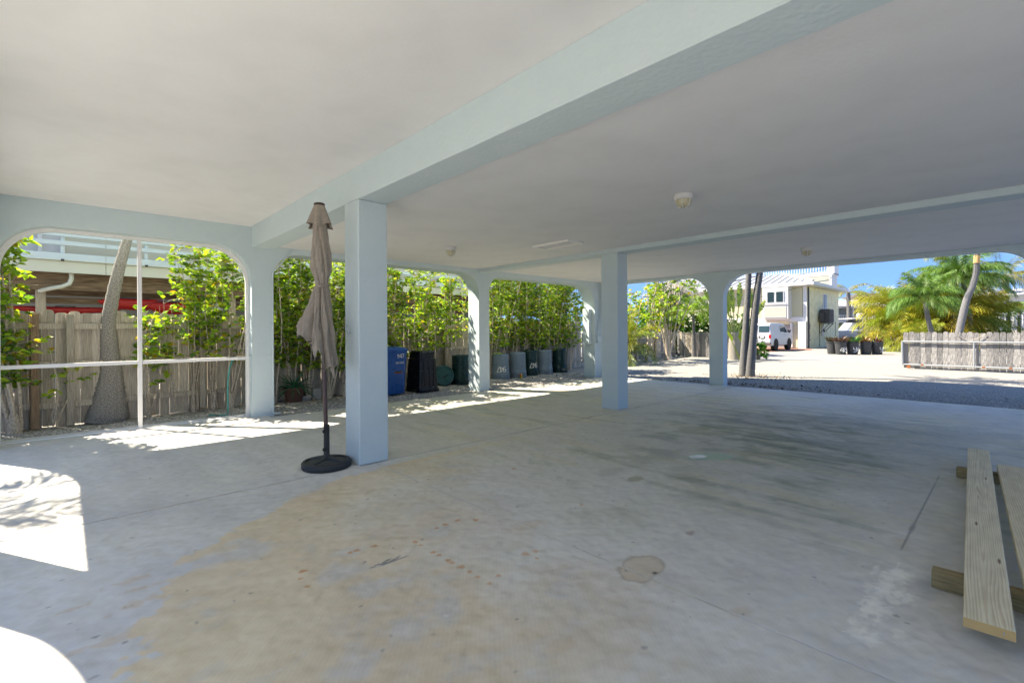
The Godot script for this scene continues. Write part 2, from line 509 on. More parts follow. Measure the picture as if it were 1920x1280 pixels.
	tint_tri(m, [[0.0, 0.08, 0.07, 0.06], [0.3, 0.22, 0.20, 0.175], [0.6, 0.36, 0.335, 0.295], [1.0, 0.58, 0.54, 0.47]], 0.06, 92, Vector3(2.2, 4.0, 2.2), 6)
	bumps(m, 0.05, 93, 10.0, 1.0)
	M.palm_bark = m
	m = mat(0.3, 0.3, 0.3, 0.9)
	tint_tri(m, [[0.0, 0.06, 0.06, 0.061], [0.45, 0.135, 0.136, 0.138], [1.0, 0.23, 0.231, 0.234]], 0.04, 94, Vector3(1.2, 4.0, 1.2), 5)
	bumps(m, 0.05, 95, 6.0, 0.7)
	M.palm_grey = m
	for q in [["leaf", 0.55, 0.0], ["frond", 0.5, 0.0], ["waxy", 0.35, 0.0]]:
		m = mat(1, 1, 1, q[1])
		m.vertex_color_use_as_albedo = true
		m.albedo_color = Color.WHITE
		m.cull_mode = BaseMaterial3D.CULL_DISABLED
		M[q[0]] = m
	M.leaf.backlight_enabled = true
	M.leaf.backlight = lin(0.95, 1.0, 0.25)
	M.frond.backlight_enabled = true
	M.frond.backlight = lin(0.5, 0.56, 0.12)
	M.waxy.backlight_enabled = true
	M.waxy.backlight = lin(0.10, 0.16, 0.02)
	M.dead_leaf = mat(0.32, 0.17, 0.03, 0.8)
	M.dead_leaf.cull_mode = BaseMaterial3D.CULL_DISABLED
	M.siding_cream = mat(0.62, 0.60, 0.47, 0.6)
	M.siding_yellow = mat(0.46, 0.44, 0.31, 0.6)
	M.siding_pale = mat(0.46, 0.45, 0.36, 0.6)
	m = mat(0.4, 0.42, 0.36, 0.85)
	tint_tri(m, [[0.0, 0.64, 0.60, 0.38], [0.6, 0.80, 0.755, 0.49], [1.0, 0.83, 0.785, 0.53]], 0.02, 96, Vector3(0.3, 0.3, 0.3))
	M.stucco_yellow = m
	M.stucco_yellow_clean = mat(0.48, 0.455, 0.31, 0.8)
	M.fascia = mat(0.55, 0.58, 0.51, 0.6)
	M.rail_blue = mat(0.52, 0.62, 0.68, 0.5)
	M.red_hull = plastic(0.30, 0.014, 0.014, 97)
	M.steel = mat(0.45, 0.48, 0.50, 0.4, 0.6)
	M.roof_metal = mat(0.27, 0.285, 0.295, 0.45)
	M.roof_slate = mat(0.13, 0.155, 0.19, 0.6)
	M.roof_white = mat(0.42, 0.42, 0.42, 0.6)
	M.roof_teal = mat(0.20, 0.32, 0.31, 0.5)
	M.roof_brown = mat(0.085, 0.068, 0.055, 0.85)
	M.glass_dark = mat(0.02, 0.035, 0.035, 0.05)
	M.glass_van = mat(0.035, 0.07, 0.09, 0.05)
	M.van_paint = mat(0.50, 0.51, 0.53, 0.3)
	M.van_paint.clearcoat_enabled = true
	M.rubber = mat(0.02, 0.02, 0.02, 0.85)
	M.hub = mat(0.4, 0.4, 0.4, 0.35, 0.8)
	M.bumper = mat(0.09, 0.09, 0.095, 0.5)
	M.tail = mat(0.45, 0.01, 0.02, 0.2)
	M.plate = mat(0.55, 0.6, 0.6, 0.4)
	M.ac = mat(0.075, 0.075, 0.08, 0.5, 0.3)
	M.wall_grey = mat(0.33, 0.37, 0.39, 0.8)
	M.charcoal = mat(0.07, 0.075, 0.08, 0.7)
	M.boat_white = mat(0.5, 0.51, 0.53, 0.3)
	M.boat_cover = mat(0.16, 0.16, 0.18, 0.9)
	M.blue_sign = mat(0.02, 0.10, 0.42, 0.4)
	M.hose = mat(0.06, 0.33, 0.28, 0.4)
	M.brass = mat(0.4, 0.32, 0.2, 0.4, 0.8)
	M.terracotta = mat(0.10, 0.045, 0.03, 0.85)
	M.brick_grey = mat(0.36, 0.34, 0.31, 0.9)
	M.thatch = mat(0.36, 0.31, 0.24, 0.95)
	M.thatch.cull_mode = BaseMaterial3D.CULL_DISABLED
	M.yellow_wrap = mat(0.62, 0.45, 0.02, 0.4)
	M.red_wrap = mat(0.45, 0.03, 0.03, 0.4)
	M.rust_spot = mat(0.30, 0.10, 0.03, 0.9)
	M.tarp = mat(0.10, 0.14, 0.15, 0.6)
	M.wire = mat(0.03, 0.03, 0.03, 0.6)

func plastic(r: float, g: float, b: float, sd: int) -> StandardMaterial3D:
	var m := mat(r, g, b, 0.4)
	tint_tri(m, [[0.0, r * 0.92, g * 0.92, b * 0.92], [0.6, r, g, b], [1.0, r * 1.06 + 0.003, g * 1.06 + 0.003, b * 1.06 + 0.003]], 0.03, sd, Vector3(1.5, 1.5, 1.5), 5, 128)
	m.roughness_texture = ntex(128, 128, fnoise(0.03, sd + 300, 5), [[0.0, 0.05, 0.05, 0.05], [1.0, 0.10, 0.10, 0.10]])
	m.roughness = 1.0
	m.metallic_specular = 0.36
	return m

func pine_picture(shift: float, light: Color, dark: Color, sd: int) -> ImageTexture:
	var w := 160
	var h := 900
	var f := fnoise(1.0, sd, 3)
	var img := Image.create_empty(w, h, false, Image.FORMAT_RGB8)
	for y in h:
		var t := float(y) / h * 4.0
		for x in w:
			var u := (x + 0.5) / w - 0.5 - shift * 0.5
			var wob := f.get_noise_2d(u * 1.2, t * 0.5) * 0.5 + f.get_noise_2d(u * 4.0, t * 1.6) * 0.10
			# a flat-sawn face cuts the growth rings into long arches
			var mid := 0.12 + 0.10 * sin(t * 1.4 + shift * 5.0 + 1.0) + f.get_noise_2d(7.0, t * 0.35) * 0.22
			var c := u + 0.10 * sin(t * 0.8 + shift * 3.0) + wob * 0.16
			var ring := sqrt(c * c * 2.6 + mid * mid) * 9.0 + wob * 0.9
			var s := fposmod(ring, 1.0)
			var k := smoothstep(0.2, 0.8, s) * (1.0 - smoothstep(0.86, 1.0, s)) * (0.6 + 0.8 * absf(f.get_noise_2d(u * 3.0 + 20.0, t * 0.8)))
			var g := f.get_noise_2d(u * 50.0, t * 2.0) * 0.03 + f.get_noise_2d(u * 2.0 + 50.0, t * 3.0) * 0.05
			img.set_pixel(x, y, light.lerp(dark, clampf(k * 0.7, 0, 1)) + Color(g, g, g))
	for q in [[0.72, 1.3], [0.3, 2.6], [0.86, 3.2]]:
		var cx: float = q[0] * w
		var cy: float = q[1] / 4.0 * h
		for y in range(int(cy) - 14, int(cy) + 14):
			for x in range(int(cx) - 12, int(cx) + 12):
				if x < 0 or x >= w or y < 0 or y >= h: continue
				var d := Vector2((x - cx) / 7.0, (y - cy) / 9.0).length()
				img.set_pixel(x, y, img.get_pixel(x, y).lerp(Color(0.36, 0.23, 0.12), clampf(1.3 - d, 0, 1) * 0.8))
	return ImageTexture.create_from_image(img)

# ---------------------------------------------------------------- camera, sky, sun
func camera_and_light() -> void:
	var yaw := deg_to_rad(43.261)
	var roll := deg_to_rad(0.33)
	var fw := Vector3(sin(yaw), 0, -cos(yaw))
	var rt := Vector3(cos(yaw), 0, sin(yaw))
	var cam := Camera3D.new()
	cam.name = "camera"
	add_child(cam)
	cam.transform = Transform3D(Basis(rt * cos(roll) - Vector3.UP * sin(roll), rt * sin(roll) + Vector3.UP * cos(roll), -fw), Vector3(0, 1.4, 0))
	cam.projection = Camera3D.PROJECTION_FRUSTUM
	cam.near = 0.05
	cam.far = 900.0
	cam.keep_aspect = Camera3D.KEEP_HEIGHT
	cam.size = 0.05 * 1280.0 / 890.47
	cam.frustum_offset = Vector2(0, 0.05 * (619.118 - 640.0) / 890.47)
	cam.current = true
	var we := WorldEnvironment.new()
	we.name = "world_environment"
	var e := Environment.new()
	e.background_mode = Environment.BG_SKY
	var sm := ProceduralSkyMaterial.new()
	sm.sky_top_color = Color(0.29, 0.45, 0.73)
	sm.sky_horizon_color = Color(0.49, 0.675, 0.885)
	sm.sky_curve = 0.16
	sm.ground_bottom_color = Color(0.42, 0.41, 0.38)
	sm.ground_horizon_color = Color(0.55, 0.58, 0.6)
	sm.sky_energy_multiplier = 0.70
	sm.ground_energy_multiplier = 0.4
	sm.sun_angle_max = 6.0
	sm.sky_cover = cloud_picture()
	sm.sky_cover_modulate = Color(1, 1, 1, 0.8)
	var sky := Sky.new()
	sky.sky_material = sm
	e.sky = sky
	e.tonemap_mode = Environment.TONE_MAPPER_LINEAR
	e.tonemap_exposure = 4.0
	e.sdfgi_enabled = true
	e.ssao_enabled = true
	e.ssil_enabled = true
	we.environment = e
	add_child(we)
	var sun := DirectionalLight3D.new()
	sun.name = "sun"
	sun.light_energy = 1.4
	sun.light_color = Color(1.0, 0.95, 0.87)
	sun.light_angular_distance = 0.5
	sun.shadow_enabled = true
	add_child(sun)
	sun.look_at_from_position(Vector3(-38.7, 100, -71.1), Vector3.ZERO)

func cloud_picture() -> ImageTexture:
	var w := 768
	var h := 384
	var f := fnoise(1.0, 5, 6)
	var img := Image.create_empty(w, h, false, Image.FORMAT_RGBA8)
	for y in h / 2:
		var el := (0.5 - (y + 0.5) / h) * PI
		for x in w:
			var az := (x + 0.5) / w * TAU
			var d := Vector3(cos(az) * cos(el), sin(el), sin(az) * cos(el))
			var p := d / maxf(0.12, d.y + 0.15)
			var c := f.get_noise_3d(p.x * 0.55, p.z * 1.5, 3.0) + 0.35 * f.get_noise_3d(p.x * 2.5, p.z * 5.0, 9.0)
			var a := smoothstep(0.08, 0.62, c) * smoothstep(0.0, 0.12, d.y)
			img.set_pixel(x, y, Color(0.95, 0.97, 1.0, a * 0.8))
	return ImageTexture.create_from_image(img)

# ---------------------------------------------------------------- ground
func fence_z(x: float) -> float:
	return -9.95 - 0.095 * (x - 0.3)

func ground_y(x: float, z: float, f: FastNoiseLite) -> float:
	var y := -0.022 + 0.014 * f.get_noise_2d(x, z)
	y += 0.05 * smoothstep(-9.0, -10.2, z) * (0.6 + 0.8 * f.get_noise_2d(x * 0.6 + 40.0, z * 0.6))
	return y

func make_ground() -> void:
	var b := MB.new()
	b.face([Vector3(-500, -0.16, -500), Vector3(500, -0.16, -500), Vector3(500, -0.16, 500), Vector3(-500, -0.16, 500)], Vector3.UP)
	structure(obj("ground", b.mesh(), M.gravel))
	# gravel of the yard, raked a little uneven, heaped against the fence
	b = MB.new()
	var f := fnoise(0.55, 31, 4)
	var st := 0.22
	var nx := int(28.0 / st)
	var nz := int(27.0 / st)
	var ys := PackedFloat32Array()
	for j in nz + 1:
		for i in nx + 1:
			ys.append(ground_y(-4.0 + i * st, -15.0 + j * st, f))
	for j in nz:
		for i in nx:
			var x := -4.0 + i * st
			var z := -15.0 + j * st
			if x > -0.7 and x < 11.4 and z > -8.1 and z < 2.7: continue
			var q := []
			for k in [[0, 0], [1, 0], [1, 1], [0, 1]]:
				q.append(Vector3(x + k[0] * st, ys[(j + k[1]) * (nx + 1) + i + k[0]], z + k[1] * st))
			var nn: Vector3 = ((q[1] - q[0]).cross(q[3] - q[0]) * -1.0).normalized()
			b.p3(q[0], q[1], q[2], nn, nn, nn)
			b.p3(q[0], q[2], q[3], nn, nn, nn)
	structure(obj("gravel_yard", b.mesh(), M.gravel))
	# the lane and the neighbour's paved drive
	b = MB.new()
	b.box(Vector3(27.0, -0.09, 0), Vector3(6.6, 0.14, 160))
	structure(obj("road", b.mesh(), M.road))
	b = MB.new()
	b.box(Vector3(46.0, -0.09, 0), Vector3(31.3, 0.10, 160))
	structure(obj("sandy_lot", b.mesh(), M.gravel))
	b = MB.new()
	b.face([Vector3(30.6, -0.03, -15.5), Vector3(39.0, -0.03, -15.5), Vector3(39.0, -0.03, -10.1), Vector3(36.5, -0.03, -9.4), Vector3(30.6, -0.03, -11.0)], Vector3.UP)
	structure(obj("brick_drive", b.mesh(), M.paver))
	b = MB.new()
	b.box(Vector3(-6.2, -0.06, -2.4), Vector3(10.4, 0.10, 13.0), Basis(), 0.004)
	b.box(Vector3(0.0, -0.06, 9.0), Vector3(40.0, 0.09, 11.6), Basis(), 0.004)
	structure(obj("bounce_patio", b.mesh(), M.bounce_patio))  # unseen pale paving, added to bounce sunlight in under the house
	# loose stones along the slab and under the fence
	var mm := MultiMesh.new()
	mm.transform_format = MultiMesh.TRANSFORM_3D
	mm.use_colors = true
	var pm := MB.new()
	pm.lathe([[0.0, -0.5], [0.75, -0.35], [1.0, 0.1], [0.6, 0.55], [0.0, 0.62]], 6)
	mm.mesh = pm.mesh()
	var spots := []
	for i in 22000:
		var x := R.randf_range(-2.5, 13.0)
		var z := -8.42 - absf(R.randfn(0.0, 0.55))
		if x < 2.45 and z > -9.0: z -= 0.6
		if R.randf() < 0.4:
			x = R.randf_range(11.9, 17.5)
			z = R.randf_range(-9.5, 0.6)
			x = 11.92 + absf(R.randfn(0.0, 1.6))
		if z < fence_z(x) - 0.3: continue
		spots.append(Vector3(x, ground_y(x, z, f), z))
	mm.instance_count = spots.size()
	for i in spots.size():
		var s := R.randf_range(0.005, 0.017)
		mm.set_instance_transform(i, Transform3D(Basis(Vector3(R.randf(), 1, R.randf()).normalized(), R.randf() * TAU).scaled(Vector3(s * R.randf_range(0.8, 1.5), s * 0.7, s)), spots[i] + Vector3.UP * s * 0.2))
		var g := R.randf_range(0.30, 0.62)
		mm.set_instance_color(i, Color(g, g * R.randf_range(0.92, 0.98), g * R.randf_range(0.8, 0.92)))
	var mi := MultiMeshInstance3D.new()
	mi.name = "loose_gravel"
	mi.multimesh = mm
	mi.material_override = M.pebble
	add_child(mi)
	stuff(mi)
	leaf_litter()
	tag(mi, "loose pale coral stones scattered along the slab edge and fence", "gravel")

func leaf_litter() -> void:
	# dark dry leaves blown against the slab edge and round the twin trunks
	var mm := MultiMesh.new()
	mm.transform_format = MultiMesh.TRANSFORM_3D
	mm.use_colors = true
	var lb := MB.new()
	lb.leaf(Vector3.ZERO, Vector3(0, 0, 1), Vector3.RIGHT, Vector3.UP, 0.3, 0.4, -0.25)
	mm.mesh = lb.mesh()
	var n := 900
	mm.instance_count = n
	for i in n:
		var p: Vector3
		if i < 380: p = Vector3(14.75 + R.randfn(0, 0.55), 0, -5.4 + R.randfn(0, 0.6))
		elif i < 700: p = Vector3(12.05 + absf(R.randfn(0, 0.35)), 0, -4.9 + R.randfn(0, 1.1))
		else: p = Vector3(R.randf_range(3.0, 12.0), 0, -9.3 - absf(R.randfn(0, 0.5)))
		p.y = 0.005 if i < 700 else 0.02
		var s := R.randf_range(0.03, 0.075)
		mm.set_instance_transform(i, Transform3D(Basis.from_euler(Vector3(R.randfn(0, 0.3), R.randf() * TAU, R.randfn(0, 0.3))).scaled(Vector3(s, s, s)), p))
		var k := R.randf_range(0.5, 1.4)
		mm.set_instance_color(i, (Color(0.07, 0.05, 0.035) if R.randf() < 0.75 else Color(0.26, 0.17, 0.06)) * k)
	var mi := MultiMeshInstance3D.new()
	mi.name = "leaf_litter"
	mi.multimesh = mm
	mi.material_override = M.pebble
	add_child(mi)
	stuff(mi)
	tag(mi, "dark dry leaf litter round the twin palm trunks and along the slab edge", "leaves")

# ---------------------------------------------------------------- the house overhead
func arch_outline(s0: float, s1: float, top: float, openings: Array) -> PackedVector2Array:
	var p := PackedVector2Array([Vector2(s0, -0.05), Vector2(s0, top), Vector2(s1, top), Vector2(s1, -0.05)])
	var ops := openings.duplicate()
	ops.reverse()
	for o in ops:
		p.append(Vector2(o[1], -0.05))
		for q in arch_top(o): p.append(q)
		p.append(Vector2(o[0], -0.05))
	return p

func arch_top(o: Array) -> Array:
	# from the right springing over to the left one: [left, right, crown, left radius, right radius]
	var r := []
	for k in 15:
		var a := PI / 2.0 * k / 14.0
		if o[4] <= 0.0:
			r.append(Vector2(o[1], o[2])); break
		r.append(Vector2(o[1] - o[4] + o[4] * cos(a), o[2] - o[4] + o[4] * sin(a)))
	for k in 15:
		var a := PI / 2.0 + PI / 2.0 * k / 14.0
		if o[3] <= 0.0:
			r.append(Vector2(o[0], o[2])); break
		r.append(Vector2(o[0] + o[3] + o[3] * cos(a), o[2] - o[3] + o[3] * sin(a)))
	return r

func make_house() -> void:
	var h := thing("stilt_house", "pale blue stilt house overhead with arches, square posts and a white ceiling", "house")
	# floor slabs are ground; they are poured separately
	for q in [["floor_slab", -0.98, 2.45, -8.97, -4.702], ["floor_slab", 2.45, 11.9, -8.40, -4.702], ["floor_slab", -0.98, 2.386, -4.680, 3.2], ["floor_slab", 2.393, 11.9, -4.680, 3.2]]:
		var b := MB.new()
		b.box(Vector3((q[1] + q[2]) / 2, -0.06, (q[3] + q[4]) / 2), Vector3(q[2] - q[1], 0.12, q[4] - q[3]), Basis(), 0.003)
		structure(obj(q[0], b.mesh(), M.floor))
	M.floor.uv1_scale = Vector3(1 / 13.0, 1 / 10.5, 1)
	M.floor.uv1_offset = Vector3(1 / 13.0, 9.0 / 10.5, 0)
	var b := MB.new()
	b.box(Vector3(5.5, -0.05, -4.69), Vector3(12.7, 0.07, 0.05))
	b.box(Vector3(2.39, -0.05, -0.75), Vector3(0.05, 0.07, 7.8))
	structure(obj("joint_filler", b.mesh(), M.joint))
	# ceilings
	b = MB.new()
	b.box(Vector3(0.785, 3.215, -2.985), Vector3(2.87, 0.2, 11.16))
	obj("ceiling", b.mesh(), M.ceiling, h)
	b = MB.new()
	b.box(Vector3(4.78, 3.03, -2.985), Vector3(4.455, 0.4, 11.16))
	obj("ceiling", b.mesh(), M.ceiling, h)
	b = MB.new()
	b.box(Vector3(9.585, 3.02, -2.985), Vector3(4.52, 0.4, 11.16))
	obj("ceiling", b.mesh(), M.ceiling, h)
	# beams
	b = MB.new()
	b.box(Vector3(2.3885, 3.06, -2.985), Vector3(0.333, 0.562, 11.16), Basis(), 0.008)
	obj("beam", b.mesh(), M.paint_blue, h)
	b = MB.new()
	b.box(Vector3(7.1675, 2.99, -2.985), Vector3(0.318, 0.482, 11.16), Basis(), 0.008)
	obj("beam", b.mesh(), M.paint_blue, h)
	# posts
	for q in [[2.3885, -4.855, 2.777], [7.1675, -4.933, 2.748]]:
		b = MB.new()
		b.box(Vector3(q[0], q[2] / 2, q[1]), Vector3(0.331 if q[0] < 5 else 0.316, q[2], 0.335 if q[0] < 5 else 0.345), Basis(), 0.008)
		obj("post", b.mesh(), M.paint_blue, h)
	# arcade towards the fence
	b = MB.new()
	var w1 := [-0.643, 2.222, 2.785, 0.54, 0.56]
	b.prism(arch_outline(-0.98, 12.106, 3.3, [w1, [2.555, 7.011, 2.725, 0.42, 0.46], [7.325, 11.44, 2.69, 0.37, 0.62]]), 0.402, Transform3D(Basis(), Vector3(0, 0, -8.97)), 0.9)
	obj("arcade_wall", b.mesh(), M.paint_blue, h)
	# arcade towards the lane
	b = MB.new()
	b.prism(arch_outline(-8.566, 2.595, 3.3, [[-8.3, -5.322, 2.74, 0.45, 0.6], [-4.977, 0.3, 2.745, 0.58, 0.6], [0.63, 2.4, 2.745, 0.5, 0.5]]), 0.25, Transform3D(Basis(Vector3(0, 0, 1), Vector3.UP, Vector3(-1, 0, 0)), Vector3(12.106, 0, 0)), 0.9)
	obj("arcade_wall", b.mesh(), M.paint_blue, h)
	# side arcade left of the camera
	b = MB.new()
	b.prism(arch_outline(-8.566, 2.595, 3.3, [[-8.3, -5.10, 2.74, 0.5, 0.0], [-4.69, -0.8, 2.74, 0.56, 0.56], [-0.46, 2.4, 2.74, 0.56, 0.56]]), 0.33, Transform3D(Basis(Vector3(0, 0, 1), Vector3.UP, Vector3(-1, 0, 0)), Vector3(-0.65, 0, 0)), 0.9)
	obj("arcade_wall", b.mesh(), M.paint_blue, h)
	b = MB.new()
	b.prism(arch_outline(-0.98, 12.106, 3.3, [[-0.643, 2.222, 2.785, 0.5, 0.5], [2.555, 7.011, 2.725, 0.45, 0.45], [7.325, 11.7, 2.69, 0.45, 0.45]]), 0.35, Transform3D(Basis(), Vector3(0, 0, 2.6)), 0.9)
	obj("arcade_wall", b.mesh(), M.paint_blue, h)
	b = MB.new()
	b.box(Vector3(5.7, 6.5, -3.0), Vector3(13.4, 6.39, 11.9))
	b.box(Vector3(5.7, 9.85, -3.0), Vector3(14.0, 0.3, 12.5))
	obj("upper_storey", b.mesh(), M.paint_blue, h)
	# white screen frame in the first arch
	var fr := Node3D.new()
	fr.name = "screen_frame"
	h.add_child(fr)
	b = MB.new()
	var o := PackedVector2Array([Vector2(w1[1], 0.0)])
	for p in arch_top(w1): o.append(p)
	o.append(Vector2(w1[0], 0.0))
	var c := Vector2(0.79, 1.3)
	var ring := PackedVector2Array()
	for p in o: ring.append(p + (c - p).normalized() * 0.002)
	var inner := []
	for p in [Vector2(w1[1], 0.0)] + arch_top(w1) + [Vector2(w1[0], 0.0)]:
		var e := w1.duplicate()
		e[0] += 0.045; e[1] -= 0.045; e[2] -= 0.045
		inner.append(e)
		break
	var iw: Array = inner[0]
	var ip := [Vector2(iw[1], 0.0)] + arch_top(iw) + [Vector2(iw[0], 0.0)]
	ip.reverse()
	for p in ip: ring.append(p)
	b.prism(ring, 0.06, Transform3D(Basis(), Vector3(0, 0, -8.80)), 0.9)
	obj("frame_trim", b.mesh(), M.white_frame, fr)
	b = MB.new()
	b.box(Vector3(0.79, 1.37, -8.77), Vector3(0.05, 2.74, 0.065), Basis(), 0.004)
	obj("mullion", b.mesh(), M.white_frame, fr)
	for s in [[-0.598, 0.762], [0.818, 2.177]]:
		b = MB.new()
		b.box(Vector3((s[0] + s[1]) / 2, 0.965, -8.77), Vector3(s[1] - s[0], 0.05, 0.06), Basis(), 0.004)
		obj("rail", b.mesh(), M.white_frame, fr)
	b = MB.new()
	b.box(Vector3(0.79, 0.008, -8.85), Vector3(2.84, 0.02, 0.22), Basis(), 0.004)
	obj("sill", b.mesh(), M.white_frame, fr)
	# conduit on the arcade pillar, down from the ceiling corner
	b = MB.new()
	b.tube([Vector3(2.86, 2.80, -8.555), Vector3(2.60, 2.46, -8.55), Vector3(2.545, 2.40, -8.55), Vector3(2.535, 2.3, -8.55), Vector3(2.535, 0.04, -8.55)], [0.012], 8)
	b.tube([Vector3(2.535, 0.05, -8.55), Vector3(2.55, 0.03, -8.52), Vector3(2.63, 0.03, -8.5)], [0.014], 8)
	obj("conduit", b.mesh(), M.paint_blue, h)
	b = MB.new()
	b.box(Vector3(2.39, 1.005, -8.564), Vector3(0.30, 0.012, 0.008))
	b.box(Vector3(2.216, 1.005, -8.75), Vector3(0.012, 0.012, 0.36))
	obj("flat_strap", b.mesh(), M.paint_blue, h)
	# far corner: meter panel, junction box and conduits
	b = MB.new()
	b.box(Vector3(11.37, 1.50, -8.80), Vector3(0.13, 1.05, 0.24), Basis(), 0.006)
	obj("meter_panel", b.mesh(), M.paint_blue, h)
	b = MB.new()
	b.box(Vector3(11.62, 1.12, -8.54), Vector3(0.17, 0.22, 0.06), Basis(), 0.006)
	b.box(Vector3(11.71, 1.12, -8.54), Vector3(0.03, 0.06, 0.05), Basis(), 0.004)
	obj("junction_box", b.mesh(), M.paint_blue, h)
	b = MB.new()
	b.tube([Vector3(11.84, 2.8, -8.5), Vector3(11.70, 2.72, -8.53), Vector3(11.64, 2.5, -8.545), Vector3(11.63, 1.9, -8.545), Vector3(11.38, 0.9, -8.545)], [0.013], 8)
	b.tube([Vector3(11.9, 2.8, -8.5), Vector3(11.78, 2.7, -8.53), Vector3(11.72, 2.45, -8.545), Vector3(11.70, 1.9, -8.545), Vector3(11.46, 0.95, -8.545)], [0.011], 8)
	obj("conduit", b.mesh(), M.paint_blue, h)
	# hook on the near post
	b = MB.new()
	b.tube([Vector3(2.222, 1.47, -4.95), Vector3(2.20, 1.46, -4.95), Vector3(2.19, 1.42, -4.93), Vector3(2.20, 1.385, -4.92), Vector3(2.195, 1.38, -4.88), Vector3(2.19, 1.40, -4.85)], [0.007], 6)
	obj("hook", b.mesh(), M.paint_blue, h)
	# attic hatch in the ceiling
	b = MB.new()
	b.box(Vector3(5.97, 2.825, -5.23), Vector3(0.30, 0.012, 0.70), Basis(), 0.003)
	var hatch := obj("ceiling_hatch", b.mesh(), M.ceiling, h)
	for q in [[5.80, -5.23, 0.05, 0.80], [6.14, -5.23, 0.05, 0.80], [5.97, -5.605, 0.29, 0.05], [5.97, -4.855, 0.29, 0.05]]:
		b = MB.new()
		b.box(Vector3(q[0], 2.815, q[1]), Vector3(q[2], 0.035, q[3]), Basis(), 0.004)
		obj("hatch_trim", b.mesh(), M.white_frame, hatch)

func ceiling_light(at: Vector3, label: String, turn: float) -> void:
	var t := thing("ceiling_light", label, "light", at, turn, "caged lights on the carport ceiling")
	var b := MB.new()
	b.lathe([[0.0, 0.0], [0.095, 0.0], [0.10, -0.01], [0.10, -0.045], [0.088, -0.06], [0.0, -0.06]], 24)
	obj("base", b.mesh(), M.white, t)
	b = MB.new()
	b.lathe([[0.082, -0.055], [0.082, -0.085], [0.075, -0.11], [0.055, -0.13], [0.025, -0.138], [0.0, -0.139]], 20)
	obj("glass_globe", b.mesh(), M.globe, t)
	b = MB.new()
	b.lathe([[0.0, -0.06], [0.03, -0.065], [0.03, -0.1], [0.0, -0.115]], 10)
	obj("bulb", b.mesh(), M.white, t)
	for k in 3:
		b = MB.new()
		var a := PI * k / 3.0
		var d := Vector3(cos(a), 0, sin(a))
		var pts := []
		for i in 13:
			var s := -1.0 + i / 6.0
			pts.append(d * (0.09 * s) + Vector3(0, -0.05 - 0.098 * pow(maxf(0.0, 1.0 - pow(absf(s), 3.0)), 0.6), 0))
		b.tube(pts, [0.0042], 6)
		obj("cage_rib", b.mesh(), M.white, t)

# ---------------------------------------------------------------- plants
func leaf_colour(yellow: float) -> Color:
	var k := R.randf()
	var c: Color
	if k < yellow * 0.35: c = Color(0.52, 0.36, 0.04)
	elif k < yellow: c = Color(0.44, 0.48, 0.05)
	elif k < yellow + 0.42: c = Color(0.36, 0.50, 0.045)
	elif k < yellow + 0.66: c = Color(0.20, 0.34, 0.04)
	else: c = Color(0.10, 0.20, 0.045)
	return c * R.randf_range(0.85, 1.45)

func rnd_dir() -> Vector3:
	var a := R.randf() * TAU
	return Vector3(cos(a), 0, sin(a))

func put_leaf(b: MB, p: Vector3, d: Vector3, l: float, w: float, yellow: float, keep := false) -> void:
	if not keep: b.col = leaf_colour(yellow)
	var side := d.cross(Vector3.UP)
	if side.length() < 0.05: side = Vector3.RIGHT
	side = side.normalized().rotated(d.normalized(), R.randfn(0.0, 0.7))
	b.leaf(p, d.normalized() * l, side, side.cross(d).normalized(), l * w, 0.28, R.randf_range(0.05, 0.3))

